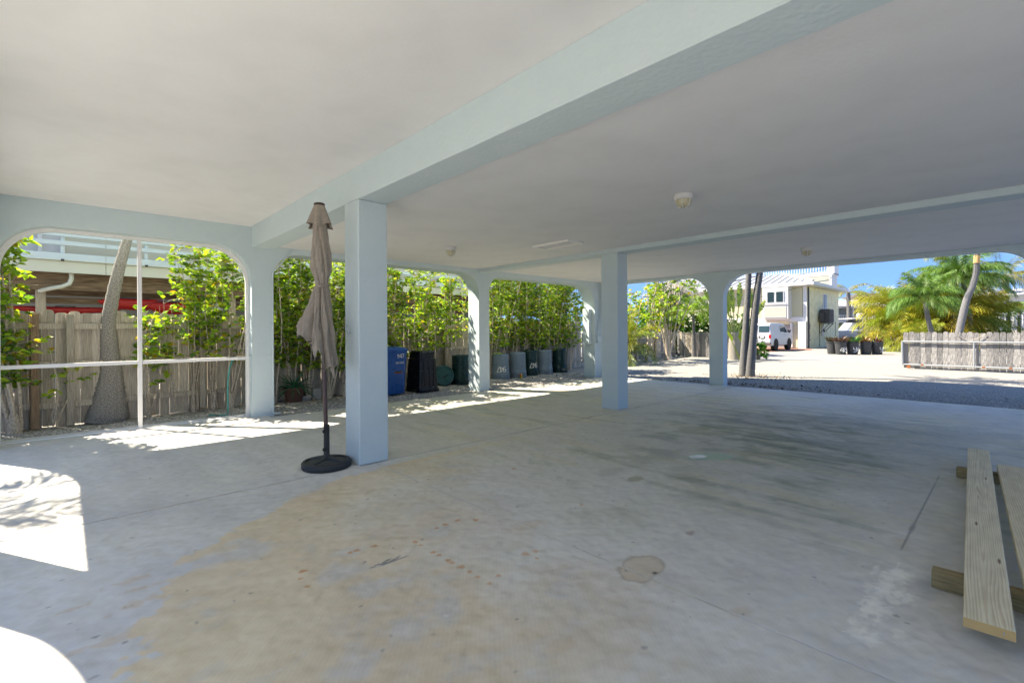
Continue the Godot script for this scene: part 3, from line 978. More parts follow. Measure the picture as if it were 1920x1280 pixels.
# a many-stemmed hedge shrub: stems from one root, leaves in clusters on short twigs
func shrub(label: String, at: Vector3, height: float, stems: int, lean: Vector3, leaf_from: float, leaves: int, size := 0.095, spread := 0.35, yellow := 0.12, thick := 0.018, called := "hedge_shrub", group := "shrubs along the wooden fence", twig := 0.28) -> Node3D:
	var t := thing(called, label, "shrub", at, 0.0, group)
	var wood := MB.new()
	var lb := MB.new()
	var lines := []
	for i in stems:
		var a := TAU * i / stems + R.randf() * 1.2
		var o := Vector3(cos(a), 0, sin(a)) * R.randf_range(0.02, 0.07 + stems * 0.008)
		var h := height * R.randf_range(0.72, 1.06)
		var tip := o * 1.5 + lean * h / height + Vector3(R.randfn(0, spread * 0.5), h, R.randfn(0, spread * 0.4))
		var pts := []
		var rad := []
		var r0 := thick * R.randf_range(0.6, 1.25)
		var bow := Vector3(R.randfn(0, 0.07), 0, R.randfn(0, 0.06))
		for k in 7:
			var s := k / 6.0
			pts.append((o * 0.6).lerp(tip, pow(s, 1.15) if k > 0 else 0.0) * Vector3(1, 0, 1) + Vector3(0, s * h, 0) + bow * sin(s * PI) + Vector3(R.randfn(0, 0.012), 0, R.randfn(0, 0.012)))
			rad.append(r0 * (1.0 - 0.72 * s))
		wood.tube(pts, rad, 6)
		lines.append(pts)
	if stems > 3: wood.tube([Vector3(0, -0.05, 0), Vector3(R.randfn(0, 0.02), 0.1, 0), Vector3(R.randfn(0, 0.04), 0.26, 0.01)], [thick * 3.4, thick * 2.8, thick * 1.6], 8)
	var n := 0
	while n < leaves:
		var pts: Array = lines[R.randi() % lines.size()]
		var s := lerpf(leaf_from, 1.0, pow(R.randf(), 0.75)) * (pts.size() - 1)
		var k := mini(int(s), pts.size() - 2)
		var p: Vector3 = pts[k].lerp(pts[k + 1], s - k)
		var d := (rnd_dir() + Vector3(0, R.randf_range(0.0, 0.8), 0)).normalized()
		var l := twig * R.randf_range(0.35, 1.25)
		wood.tube([p, p + d * l * 0.5 + Vector3(0, 0.02, 0), p + d * l], [0.005, 0.003], 3, false)
		var yl := yellow * (2.5 if R.randf() < 0.15 else 0.8)
		for j in R.randi_range(5, 9):
			var q := p + d * l * R.randf_range(0.25, 1.0)
			var ld := (d * 0.7 + rnd_dir() * 0.9 + Vector3(0, R.randf_range(-0.55, 0.35), 0)).normalized()
			put_leaf(lb, q, ld, size * R.randf_range(0.65, 1.25), R.randf_range(0.30, 0.40), yl)
			n += 1
	obj("stems", wood.mesh(), M.bark, t)
	stuff(obj("leaves", lb.mesh(), M.leaf, t))
	return t

# ------------- palms
func frond(len: float, pairs: int, leaflet: float, wid: float, elev: float, bend: float, cols: Array, splay := 0.95, hang := 0.5, petiole := 0.16, two_rank := 0.25) -> ArrayMesh:
	var b := MB.new()
	var pts := []
	var dirs := []
	var p := Vector3.ZERO
	var seg := 14
	for i in seg + 1:
		var s := float(i) / seg
		var a := elev - bend * pow(s, 1.4)
		var d := Vector3(cos(a), sin(a), 0)
		pts.append(p); dirs.append(d)
		p += d * len / seg
	b.col = cols[2]
	b.tube(pts, [0.022 * len / 2.0, 0.016 * len / 2.0, 0.013 * len / 2.0, 0.012 * len / 2.0, 0.010 * len / 2.0, 0.009 * len / 2.0, 0.008 * len / 2.0, 0.007 * len / 2.0, 0.006 * len / 2.0, 0.005 * len / 2.0, 0.004 * len / 2.0, 0.004 * len / 2.0, 0.003 * len / 2.0, 0.003 * len / 2.0, 0.002 * len / 2.0], 4, false)
	for i in pairs:
		var s := lerpf(petiole, 0.995, float(i) / (pairs - 1))
		var k := mini(int(s * seg), seg - 1)
		var q: Vector3 = pts[k].lerp(pts[k + 1], s * seg - k)
		var t: Vector3 = dirs[k]
		var up := Vector3(0, 0, 1).cross(t)
		var l := leaflet * pow(sin(PI * clampf(0.12 + s * 0.84, 0, 1)), 0.7) * R.randf_range(0.85, 1.1)
		for sd in [-1.0, 1.0]:
			b.col = (cols[0] as Color).lerp(cols[1], R.randf()) * R.randf_range(0.8, 1.2)
			var sp := splay * (1.0 - 0.45 * s)
			var d := (t * cos(sp) + Vector3(0, 0, sd) * sin(sp) + up * R.randf_range(-two_rank, two_rank * 1.6)).normalized()
			b.blade(q, d, t, l, wid, hang * R.randf_range(0.6, 1.4))
	return b.mesh()

func palm_trunk(path: Array, rad: Array, rings := 0.03, sides := 14, fine := 10) -> ArrayMesh:
	var b := MB.new()
	var pts := []
	var rr := []
	for i in path.size() - 1:
		for k in fine:
			var s := float(k) / fine
			var p0: Vector3 = path[maxi(0, i - 1)]
			var p3: Vector3 = path[mini(path.size() - 1, i + 2)]
			pts.append((path[i] as Vector3).cubic_interpolate(path[i + 1], p0, p3, s))
			rr.append(lerpf(rad[i], rad[i + 1], s) * (1.0 + rings * (1.0 if k % 2 == 0 else -1.0) + R.randfn(0, rings * 0.4)))
	pts.append(path[-1]); rr.append(rad[-1])
	b.tube(pts, rr, sides)
	return b.mesh()

# fronds: [elevation, bend, how many]
func palm(called: String, label: String, category: String, path: Array, rad: Array, bark: Material, kinds: Array, len: float, pairs: int, leaflet: float, wid: float, cols: Array, hang := 0.5, group := "", turn0 := 0.0, two_rank := 0.25, splay := 0.95) -> Node3D:
	var base: Vector3 = path[0]
	var t := thing(called, label, category, base, 0.0, group)
	var rel := []
	for p in path: rel.append(p - base)
	obj("trunk", palm_trunk(rel, rad), bark, t)
	var top: Vector3 = rel[-1]
	var a := turn0
	for k in kinds:
		var ms := [frond(len, pairs, leaflet, wid, k[0], k[1], cols, splay, hang, 0.16, two_rank), frond(len * 0.9, pairs, leaflet, wid, k[0] + 0.12, k[1] * 1.15, cols, splay, hang, 0.16, two_rank)]
		for i in k[2]:
			obj("frond", ms[i % 2], M.frond, t, top, Basis(Vector3.UP, a))
			a += TAU / k[2] + R.randf_range(-0.25, 0.25)
		a += 0.5
	return t

# a clump of yellow stemmed areca palms
func areca(label: String, at: Vector3, height: float, fronds: int, spread: float, group: String, gold := 0.5) -> void:
	var t := thing("areca_palm", label, "palm", at, R.randf() * TAU, group)
	var g := Color(0.15, 0.29, 0.03)
	var y := Color(0.40, 0.31, 0.03)
	var b := MB.new()
	for i in 9:
		var o := rnd_dir() * R.randf_range(0.05, spread * 0.25)
		b.tube([o, o * 1.3 + Vector3(0, height * 0.22, 0), o * 1.8 + Vector3(0, height * 0.45, 0)], [0.035, 0.028, 0.02], 6)
	obj("canes", b.mesh(), M.palm_grey, t)
	var ms := []
	for k in 8:
		var c := g.lerp(y, gold * R.randf_range(0.0, 1.5))
		var e := [1.45, 1.3, 1.15, 1.0, 0.85, 0.65, 0.45, 0.2][k] as float
		ms.append(frond(height * R.randf_range(0.5, 0.62), 48, height * 0.17, height * 0.0042, e, 1.2 + (1.4 - e) * 0.6, [c, c.lerp(y, 0.35) * 1.1, Color(0.45, 0.33, 0.03)], 0.9, 0.45, 0.2, 0.5))
	for i in fronds:
		var k := i % 8
		var o := rnd_dir() * R.randf_range(0.0, spread * 0.35)
		obj("frond", ms[k], M.frond, t, o + Vector3(0, height * R.randf_range(0.1, 0.46) * (1.0 if k < 5 else 0.75), 0), Basis(Vector3.UP, R.randf() * TAU))

# a rounded bush of broad leaves
func bush(called: String, label: String, category: String, at: Vector3, size: Vector3, leaves: int, leaf: float, wide: float, cols: Array, group := "") -> Node3D:
	var t := thing(called, label, category, at, 0.0, group)
	var w := MB.new()
	for i in 12:
		var d := (rnd_dir() * R.randf_range(0.2, 1.0) + Vector3(0, R.randf_range(0.6, 1.4), 0)).normalized()
		w.tube([Vector3(0, -0.03, 0) + d * Vector3(0.05, 0, 0.05), d * size * 0.4, d * size * 0.8 + rnd_dir() * 0.05], [0.03, 0.018, 0.008], 5)
	obj("stems", w.mesh(), M.bark, t)
	var b := MB.new()
	var f := fnoise(1.4, int(at.x * 7.0 + at.z * 13.0), 3)
	for i in leaves:
		var d := (rnd_dir() + Vector3(0, R.randf_range(-0.35, 1.1), 0)).normalized()
		var k := pow(R.randf(), 0.35) * (0.85 + 0.45 * f.get_noise_3dv(d * 2.0))
		var p := d * size * k + Vector3(0, size.y * 0.42, 0) * (1.0 - 0.2 * k)
		if p.y < 0.03: p.y = R.randf_range(0.03, 0.3)
		b.col = (cols[0] as Color).lerp(cols[1], R.randf()) * R.randf_range(0.7, 1.3)
		if cols.size() > 2 and R.randf() < 0.1: b.col = cols[2]
		put_leaf(b, p, (d + rnd_dir() * 0.8 + Vector3(0, R.randf_range(-0.4, 0.5), 0)).normalized(), leaf * R.randf_range(0.7, 1.2), wide, 0.0, true)
	stuff(obj("leaves", b.mesh(), M.leaf, t))
	return t

func make_hedge() -> void:
	shrub("leafy shrub left of the palm trunk, thick pale stems forking from a stout base", Vector3(-0.52, 0.02, -9.62), 3.3, 6, Vector3(-0.25, 0, 0.02), 0.16, 2600, 0.105, 0.5, 0.16, 0.026)
	shrub("slender young shrub between the brown fence post and the palm trunk", Vector3(-0.13, 0.03, -9.72), 1.35, 3, Vector3(0.12, 0, 0), 0.35, 90, 0.085, 0.18, 0.2, 0.012)
	shrub("thin whippy shrub just right of the white mullion, foliage no higher than the fence", Vector3(1.0, 0.03, -9.86), 2.0, 6, Vector3(0.1, 0, -0.02), 0.3, 420, 0.10, 0.3, 0.14, 0.011)
	shrub("short-stumped shrub with a few upright shoots, second right of the mullion", Vector3(1.38, 0.03, -9.86), 1.7, 3, Vector3(0.02, 0, 0), 0.55, 120, 0.085, 0.2, 0.2, 0.012)
	shrub("tall straight shrub in the middle of the screened arch's right half", Vector3(1.66, 0.03, -10.0), 3.0, 4, Vector3(-0.02, 0, 0.05), 0.3, 1100, 0.095, 0.36, 0.16, 0.015)
	shrub("tall shrub with bare lower canes, its crown under the right haunch of the screened arch", Vector3(1.95, 0.03, -10.0), 3.15, 5, Vector3(0.12, 0, 0.05), 0.3, 1150, 0.095, 0.36, 0.15, 0.015)
	shrub("shrub with thick grey stems leaning right behind the teal hose", Vector3(2.2, 0.03, -9.92), 3.1, 6, Vector3(0.55, 0, 0.0), 0.3, 850, 0.092, 0.4, 0.14, 0.024)
	var names := ["hedge shrub beside the arcade pillar, above the spiky potted plant", "hedge shrub over the spiky pot, crossing bare canes below", "hedge shrub directly behind the folded parasol cloth", "hedge shrub behind the parasol pole, forked trunk at the paver stack", "hedge shrub just left of the near post, cluster of bare trunks", "hedge shrub hidden in part by the near post"]
	for i in 6:
		var x := 2.95 + i * 0.36
		shrub(names[i], Vector3(x, 0.03, fence_z(x) + 0.32 + R.randf_range(-0.1, 0.1)), R.randf_range(3.1, 3.7), R.randi_range(4, 6), Vector3(R.randfn(0, 0.15), 0, 0.05), 0.2, 2500, 0.088, 0.55, 0.14, 0.019)
	names = ["dense hedge shrub behind the blue recycling cart", "dense leaning hedge shrub between the blue cart and the black bin", "hedge shrub above the upturned black bin, leaves low on the canes", "airy hedge shrub above the dark green lid", "tall pale-trunked hedge shrub right behind the dark green lid", "thin hedge shrub close to the middle arcade pillar"]
	for i in 6:
		var x: float = [5.25, 5.75, 6.3, 6.85, 7.35, 7.8][i]
		shrub(names[i], Vector3(x, 0.03, fence_z(x) + 0.30), [3.7, 3.8, 3.4, 2.9, 3.4, 2.7][i], [7, 7, 6, 4, 5, 3][i], Vector3([-0.5, -0.35, 0.0, 0.0, 0.15, 0.1][i], 0, 0.05), [0.2, 0.2, 0.25, 0.35, 0.3, 0.4][i], [2400, 2400, 1700, 800, 1200, 450][i], 0.088, 0.5, 0.16, 0.021)
	names = ["hedge shrub behind the first upturned grey bin beyond the middle pillar", "hedge shrub behind the second upturned grey bin", "hedge shrub with a long diagonal bare cane above the bins", "hedge shrub with white flecked trunks behind the green-black bin", "hedge shrub behind the third grey bin", "hedge shrub behind the last dark bin", "hedge shrub right of the last bin, leafy to the arch top", "leaning hedge shrub beside the corner meter panel", "dark hedge shrub past the corner pillar, mostly out of sight"]
	for i in 9:
		var x := 8.95 + i * 0.52
		shrub(names[i], Vector3(x, 0.03, fence_z(x) + 0.25 + R.randf_range(-0.06, 0.1)), R.randf_range(3.8, 4.4), R.randi_range(6, 8), Vector3(R.randf_range(-0.1, 0.5), 0, 0.1), 0.22, 2900, 0.09, 0.7, 0.15, 0.022)

func make_palms() -> void:
	var green := [Color(0.06, 0.15, 0.025), Color(0.17, 0.28, 0.06), Color(0.22, 0.25, 0.06)]
	var bright := [Color(0.12, 0.24, 0.02), Color(0.24, 0.36, 0.03), Color(0.35, 0.36, 0.05)]
	var dull := [Color(0.16, 0.19, 0.05), Color(0.25, 0.22, 0.07), Color(0.30, 0.22, 0.08)]
	palm("coconut_palm", "leaning coconut palm trunk with swollen base in front of the wooden fence", "palm", [Vector3(0.47, -0.02, -9.98), Vector3(0.49, 0.12, -9.98), Vector3(0.51, 0.38, -9.99), Vector3(0.53, 0.75, -9.99), Vector3(0.51, 1.2, -9.97), Vector3(0.505, 1.6, -9.95), Vector3(0.60, 2.25, -9.92), Vector3(0.745, 2.95, -9.9), Vector3(1.1, 4.6, -9.85), Vector3(1.6, 6.4, -9.8)], [0.285, 0.27, 0.215, 0.15, 0.118, 0.095, 0.082, 0.066, 0.062, 0.06], M.palm_bark, [[1.2, 0.9, 5], [0.6, 1.2, 6], [0.1, 1.2, 5]], 2.6, 42, 0.62, 0.022, green, 0.5, "", 0.4)
	palm("coconut_palm", "coconut palm outside the left edge of the photo, shading the floor there", "palm", [Vector3(-3.3, -0.02, -9.3), Vector3(-3.2, 1.6, -9.3), Vector3(-3.05, 3.2, -9.2), Vector3(-2.9, 4.6, -9.1)], [0.2, 0.12, 0.1, 0.09], M.palm_bark, [[1.2, 0.9, 4], [0.6, 1.2, 6], [0.0, 1.0, 5]], 2.3, 40, 0.6, 0.024, green, 0.5, "", 0.1)
	# twin trunks by the lane arch
	palm("slim_palm", "left of two slim grey palm trunks standing in the gravel outside the arcade", "palm", [Vector3(14.86, -0.05, -5.65), Vector3(14.88, 0.5, -5.63), Vector3(14.91, 1.02, -5.61), Vector3(14.96, 2.0, -5.56), Vector3(15.0, 3.4, -5.5), Vector3(15.05, 5.6, -5.4)], [0.13, 0.105, 0.095, 0.085, 0.08, 0.07], M.palm_grey, [[1.15, 1.0, 4], [0.6, 1.3, 5]], 1.7, 34, 0.5, 0.02, green, 0.4, "twin palms by the lane arch", 0.2)
	palm("slim_palm", "right of two slim grey palm trunks outside the arcade, leaning to the right", "palm", [Vector3(14.90, -0.05, -5.48), Vector3(14.93, 0.45, -5.45), Vector3(14.98, 1.03, -5.42), Vector3(15.05, 2.14, -5.34), Vector3(15.15, 3.2, -5.24), Vector3(15.4, 5.9, -4.95)], [0.155, 0.13, 0.115, 0.10, 0.092, 0.08], M.palm_grey, [[1.15, 1.0, 4], [0.6, 1.3, 6]], 1.8, 34, 0.5, 0.02, green, 0.4, "twin palms by the lane arch", 0.9)
	# across the lane, above the low fence panels
	palm("leaning_palm", "tall ringed palm trunk curving right with a pale scar below the arch", "palm", [Vector3(31.31, -0.05, -1.95), Vector3(31.34, 0.74, -1.93), Vector3(31.40, 1.27, -1.87), Vector3(31.51, 2.02, -1.76), Vector3(31.66, 2.79, -1.62), Vector3(31.86, 3.35, -1.45), Vector3(31.97, 3.94, -1.33), Vector3(32.01, 4.46, -1.29), Vector3(32.02, 4.83, -1.28), Vector3(32.08, 5.54, -1.23)], [0.2, 0.165, 0.15, 0.15, 0.14, 0.13, 0.12, 0.11, 0.11, 0.1], M.palm_grey, [[0.9, 1.3, 5], [0.45, 1.9, 9]], 2.7, 70, 0.62, 0.015, [Color(0.20, 0.25, 0.05), Color(0.30, 0.30, 0.07), Color(0.36, 0.33, 0.08)], 1.0, "palms across the lane", 0.4)
	var sc := MB.new()
	sc.tube([Vector3(31.99, 4.50, -1.30), Vector3(32.02, 4.87, -1.28)], [0.122, 0.118], 14)
	var lean_palm := get_node("leaning_palm")
	obj("bark_scar", sc.mesh(), mat(0.55, 0.36, 0.16, 0.9), lean_palm, -lean_palm.position)
	palm("fan_crowned_palm", "big green palm crown left of the curving trunk, highest of the group", "palm", [Vector3(38.99, -0.05, -2.63), Vector3(38.99, 0.57, -2.61), Vector3(39.04, 1.87, -2.55), Vector3(39.07, 3.31, -2.53), Vector3(39.11, 4.05, -2.49)], [0.19, 0.16, 0.14, 0.13, 0.11], M.palm_grey, [[1.4, 1.2, 6], [1.05, 1.7, 8], [0.65, 1.8, 9], [0.2, 1.3, 7]], 2.8, 92, 0.75, 0.014, green, 0.62, "palms across the lane", 0.0, 0.2, 0.75)
	palm("fan_crowned_palm", "thick pale palm trunk right of the curving one, crown behind it", "palm", [Vector3(39.64, -0.05, -1.99), Vector3(39.64, 0.57, -1.99), Vector3(39.63, 2.17, -2.00), Vector3(39.56, 3.14, -2.07), Vector3(39.43, 4.26, -2.19)], [0.24, 0.23, 0.21, 0.15, 0.11], M.palm_grey, [[1.3, 1.3, 6], [0.85, 1.8, 9], [0.35, 1.5, 7]], 2.7, 84, 0.75, 0.014, green, 0.62, "palms across the lane", 0.7, 0.2, 0.75)
	palm("fan_crowned_palm", "lower green palm at the left of the group, short bent trunk behind the fence panels", "palm", [Vector3(34.75, -0.05, -3.0), Vector3(34.61, 0.66, -3.13), Vector3(34.5, 1.39, -3.22), Vector3(34.39, 2.12, -3.34), Vector3(34.33, 2.8, -3.4)], [0.17, 0.14, 0.12, 0.11, 0.1], M.palm_grey, [[1.4, 1.2, 6], [1.0, 1.8, 9], [0.5, 1.7, 9], [0.1, 1.1, 6]], 2.15, 84, 0.66, 0.014, green, 0.62, "palms across the lane", 0.3, 0.2, 0.75)
	palm("christmas_palm", "small bright palm with thin trunk in front of the white deck, left of the pair", "palm", [Vector3(43.43, -0.05, -0.32), Vector3(43.45, 1.3, -0.3), Vector3(43.46, 2.5, -0.3)], [0.1, 0.085, 0.07], M.palm_grey, [[0.8, 1.5, 4], [0.35, 1.3, 5]], 1.6, 30, 0.42, 0.025, bright, 0.4, "small palms before the white deck", 0.5)
	palm("christmas_palm", "small bright palm at the right edge of the photo, before the white deck", "palm", [Vector3(43.9, -0.05, 0.13), Vector3(43.91, 1.3, 0.13), Vector3(43.92, 2.4, 0.14)], [0.1, 0.085, 0.07], M.palm_grey, [[0.8, 1.5, 4], [0.35, 1.3, 5]], 1.6, 30, 0.42, 0.025, bright, 0.4, "small palms before the white deck", 1.1)
	palm("coconut_palm", "distant coconut palm with browning drooping fronds behind the white deck", "palm", [Vector3(66.4, -0.1, -0.7), Vector3(66.4, 3.0, -0.7), Vector3(66.4, 6.4, -0.7)], [0.3, 0.26, 0.24], M.palm_grey, [[1.0, 1.2, 4], [0.4, 1.6, 7], [-0.1, 1.3, 7]], 3.4, 40, 0.75, 0.03, dull, 0.7, "", 0.2)
	palm("coconut_palm", "distant ragged palm rising behind the white-roofed house", "palm", [Vector3(72.2, -0.1, -14.5), Vector3(72.2, 3.0, -14.5), Vector3(72.2, 5.9, -14.55)], [0.3, 0.25, 0.22], M.palm_grey, [[0.9, 1.3, 4], [0.3, 1.5, 6]], 2.6, 36, 0.6, 0.03, dull, 0.7, "", 0.9)
	palm("small_palm", "slender young palm with arching bright fronds in front of the back fence", "palm", [Vector3(22.9, 0.0, -11.05), Vector3(22.9, 0.9, -11.06), Vector3(22.88, 2.15, -11.07)], [0.13, 0.085, 0.06], M.palm_grey, [[1.35, 1.5, 6], [0.9, 2.1, 8], [0.4, 1.9, 6]], 1.5, 60, 0.5, 0.011, bright, 0.6, "", 0.3)
	# arecas
	var gr := "golden areca palms across the lane"
	areca("golden areca palm at the left end of the clump, behind the plant tubs", Vector3(38.6, -0.05, -5.6), 3.4, 56, 1.5, gr, 0.65)
	areca("low golden areca palm drooping beside the gate post", Vector3(37.2, -0.05, -4.9), 2.4, 50, 1.2, gr, 0.55)
	areca("tall golden areca palm behind the lower green palm", Vector3(40.0, -0.05, -4.8), 5.6, 80, 2.2, gr, 0.55)
	areca("golden areca palm between the two green palm crowns", Vector3(39.6, -0.05, -3.2), 5.2, 72, 1.8, gr, 0.65)
	areca("golden areca palm behind the curving palm trunk", Vector3(41.2, -0.05, -2.6), 5.2, 70, 1.9, gr, 0.6)
	areca("golden areca palm right of the thick pale trunk", Vector3(42.0, -0.05, -1.6), 4.3, 60, 1.8, gr, 0.5)
	areca("golden areca palm low in front of the curving trunk, behind the gate boards", Vector3(36.6, -0.05, -3.6), 2.6, 48, 1.4, gr, 0.55)
	bush("clipped_bush", "bright green rounded bush behind the low fence, right of the palm trunks", "bush", Vector3(40.9, -0.05, -1.2), Vector3(0.95, 1.15, 0.95), 1500, 0.13, 0.4, [Color(0.07, 0.20, 0.02), Color(0.16, 0.32, 0.03)])
	bush("round_bush", "olive bush below the veranda rail of the white-roofed house", "bush", Vector3(56.5, -0.1, -12.4), Vector3(1.5, 1.7, 1.5), 900, 0.22, 0.45, [Color(0.12, 0.17, 0.03), Color(0.26, 0.26, 0.05)])
	bush("far_tree", "dark round tree beyond the white deck, under the distant palm", "tree", Vector3(75.0, -0.1, -4.2), Vector3(2.2, 3.4, 2.2), 1200, 0.35, 0.45, [Color(0.04, 0.10, 0.05), Color(0.09, 0.17, 0.07)])

func make_back_garden() -> void:
	# trees in front of the far end of the fence
	shrub("multi-trunked tree with pale forking trunks and orange tinted leaves near the back fence", Vector3(20.25, 0.03, -11.0), 4.2, 9, Vector3(0.1, 0, 0), 0.34, 1300, 0.15, 1.3, 0.22, 0.06, "forked_tree", "small trees near the back fence", 0.5)
	shrub("tree with two straight pale trunks left of the forked one", Vector3(18.4, 0.03, -10.95), 3.8, 5, Vector3(0.3, 0, 0), 0.3, 800, 0.14, 0.9, 0.16, 0.05, "forked_tree", "small trees near the back fence", 0.45)
	shrub("sparse cane-stemmed shrub at the left, half behind the second post", Vector3(17.0, 0.03, -11.0), 3.4, 7, Vector3(0.6, 0, 0), 0.25, 700, 0.12, 0.9, 0.3, 0.025, "forked_tree", "small trees near the back fence", 0.4)
	for q in [["sea grape bush with big round leaves behind the back fence, left part", Vector3(24.6, 0, -14.2), Vector3(1.6, 3.0, 1.6), 900], ["sea grape bush directly behind the slender young palm", Vector3(25.6, 0, -12.6), Vector3(1.5, 2.4, 1.5), 900], ["sea grape bush behind the back fence, near the arcade pillar", Vector3(26.6, 0, -10.8), Vector3(1.4, 2.0, 1.6), 800]]:
		bush("sea_grape_bush", q[0], "bush", q[1], q[2], q[3], 0.22, 0.5, [Color(0.03, 0.11, 0.015), Color(0.12, 0.24, 0.03), Color(0.30, 0.33, 0.03)], "sea grapes behind the back fence")
	for q in [["broad-leaved bush filling the gap left of the forked trees", Vector3(17.6, 0, -12.9), Vector3(1.3, 3.4, 1.0), 1100], ["broad-leaved bush behind the two straight pale trunks", Vector3(19.6, 0, -13.6), Vector3(1.4, 3.2, 1.0), 1000], ["broad-leaved bush behind the forked tree's orange leaves", Vector3(22.0, 0, -14.2), Vector3(1.6, 3.0, 1.2), 1000]]:
		bush("garden_bush", q[0], "bush", q[1], q[2], q[3], 0.17, 0.42, [Color(0.06, 0.15, 0.02), Color(0.22, 0.34, 0.04), Color(0.45, 0.40, 0.05)], "bushes behind the small trees")
	areca("yellowish areca palm low at the left of the small trees, by the second post", Vector3(16.6, 0, -10.9), 2.3, 30, 1.2, "", 0.5)
	bush("sea_grape_bush", "small sea grape bush with glossy round leaves beside the wooden gate post", "bush", Vector3(23.3, -0.02, -8.15), Vector3(0.36, 0.8, 0.36), 160, 0.16, 0.5, [Color(0.05, 0.17, 0.02), Color(0.16, 0.32, 0.03)])
	# thatch palm with dry hanging leaves
	var t := thing("thatch_palm", "thatch palm with grey dry fan leaves hanging below the arch top", "palm", Vector3(25.4, 0, -13.4))
	obj("trunk", palm_trunk([Vector3.ZERO, Vector3(0.05, 2.0, 0), Vector3(0.1, 4.6, 0)], [0.16, 0.13, 0.12], 0.03, 10), M.palm_grey, t)
	for i in 30:
		var fan := MB.new()
		var dry := i < 18
		var a := R.randf() * TAU
		var out := Vector3(cos(a), 0, sin(a))
		var el := R.randf_range(-1.1, -0.1) if dry else R.randf_range(-0.1, 1.0)
		var d := out * cos(el) + Vector3.UP * sin(el)
		var s := out.cross(Vector3.UP)
		fan.col = Color(0.30, 0.29, 0.25) if dry else Color(0.13, 0.20, 0.10)
		var hub := d * 0.9
		fan.tube([Vector3.ZERO, hub * 0.5 + Vector3(0, 0.06, 0), hub], [0.014, 0.01], 4, false)
		for k in 22:
			var b := lerpf(-1.5, 1.5, k / 21.0)
			fan.col = (Color(0.34, 0.32, 0.27) if dry else Color(0.14, 0.22, 0.10)) * R.randf_range(0.7, 1.3)
			fan.blade(hub, (d * cos(b) + s * sin(b)).normalized(), (s * cos(b) - d * sin(b)), R.randf_range(0.7, 0.95), 0.022, 0.75 if dry else 0.3)
		obj("fan_leaf", fan.mesh(), M.frond, t, Vector3(0.1, 4.5 - (0.3 if dry else 0.0), 0))
	# traveller's palm: a flat fan of long stalks and paddle leaves
	t = thing("travellers_palm", "travellers palm with a fan of long stalks and torn paddle leaves beside the twin trunks", "palm", Vector3(22.6, 0, -8.95))
	obj("trunk", palm_trunk([Vector3(0, -0.05, 0), Vector3(0, 0.6, 0), Vector3(0, 1.25, 0)], [0.30, 0.27, 0.2], 0.04, 12), M.palm_bark, t)
	for i in 11:
		var b := MB.new()
		var fx := lerpf(-0.62, 0.62, i / 10.0) + R.randfn(0, 0.04)
		var fan_side := Vector3(0.66, 0, 0.75)
		var d := (Vector3.UP * cos(fx) + fan_side * sin(fx)).normalized()
		var s := fan_side * cos(fx) - Vector3.UP * sin(fx)
		var l1 := R.randf_range(1.0, 1.5)
		b.col = Color(0.36, 0.40, 0.14)
		b.tube([Vector3(0, 0.7, 0), Vector3(0, 0.9, 0) + d * l1 * 0.5, Vector3(0, 0.9, 0) + d * l1], [0.045, 0.03, 0.018], 6, false)
		var p := Vector3(0, 0.9, 0) + d * l1
		var nn := s.cross(d)
		for k in 9:
			for sd in [-1.0, 1.0]:
				var u := k / 9.0
				b.col = Color(0.13, 0.23, 0.03).lerp(Color(0.30, 0.36, 0.04), R.randf())
				var wv := 0.13 * sin(PI * (0.12 + 0.8 * u))
				var q := p + d * u * 1.2 - nn * u * u * 0.2
				var e: Vector3 = d * 0.07 + s * sd * wv * R.randf_range(0.85, 1.1) + nn * R.randf_range(-0.08, 0.02)
				b.face([q, q + d * 0.128 - nn * 0.03 * u, q + d * 0.12 + e, q + e], nn)
		obj("paddle_leaf", b.mesh(), M.frond, t)
	for i in 5:
		var b := MB.new()
		var a := i * 1.3
		var d := (Vector3(cos(a), 0, sin(a)) * 0.45 + Vector3.UP).normalized()
		b.col = Color(0.34, 0.40, 0.08)
		b.tube([Vector3(-0.15, 0, 0.3), Vector3(-0.15, 0, 0.3) + d * 0.55, Vector3(-0.15, 0, 0.3) + d * 0.9], [0.03, 0.025, 0.012], 5, false)
		b.col = Color(0.28, 0.40, 0.03)
		b.leaf(Vector3(-0.15, 0, 0.3) + d * 0.85, d * 0.8, d.cross(Vector3.UP).normalized(), d.cross(Vector3.UP).cross(d).normalized(), 0.17, 0.3, 0.1)
		obj("paddle_leaf", b.mesh(), M.frond, t)

# ---------------------------------------------------------------- fences
func picket_mesh(w: float, h: float, th: float, ear: float) -> ArrayMesh:
	var b := MB.new()
	var x := w / 2.0
	var top := PackedVector2Array([Vector2(-x, 0), Vector2(-x, h - ear)])
	for k in 5:
		var a := PI / 2.0 * k / 4.0
		top.append(Vector2(-x * 0.32 - x * 0.68 * cos(a), h - ear + ear * sin(a)))
	for k in 5:
		var a := PI / 2.0 * (4 - k) / 4.0
		top.append(Vector2(x * 0.32 + x * 0.68 * cos(a), h - ear + ear * sin(a)))
	top.append(Vector2(x, h - ear))
	top.append(Vector2(x, 0))
	b.prism(top, th, Transform3D(Basis(), Vector3(0, 0, -th / 2)))
	return b.mesh()

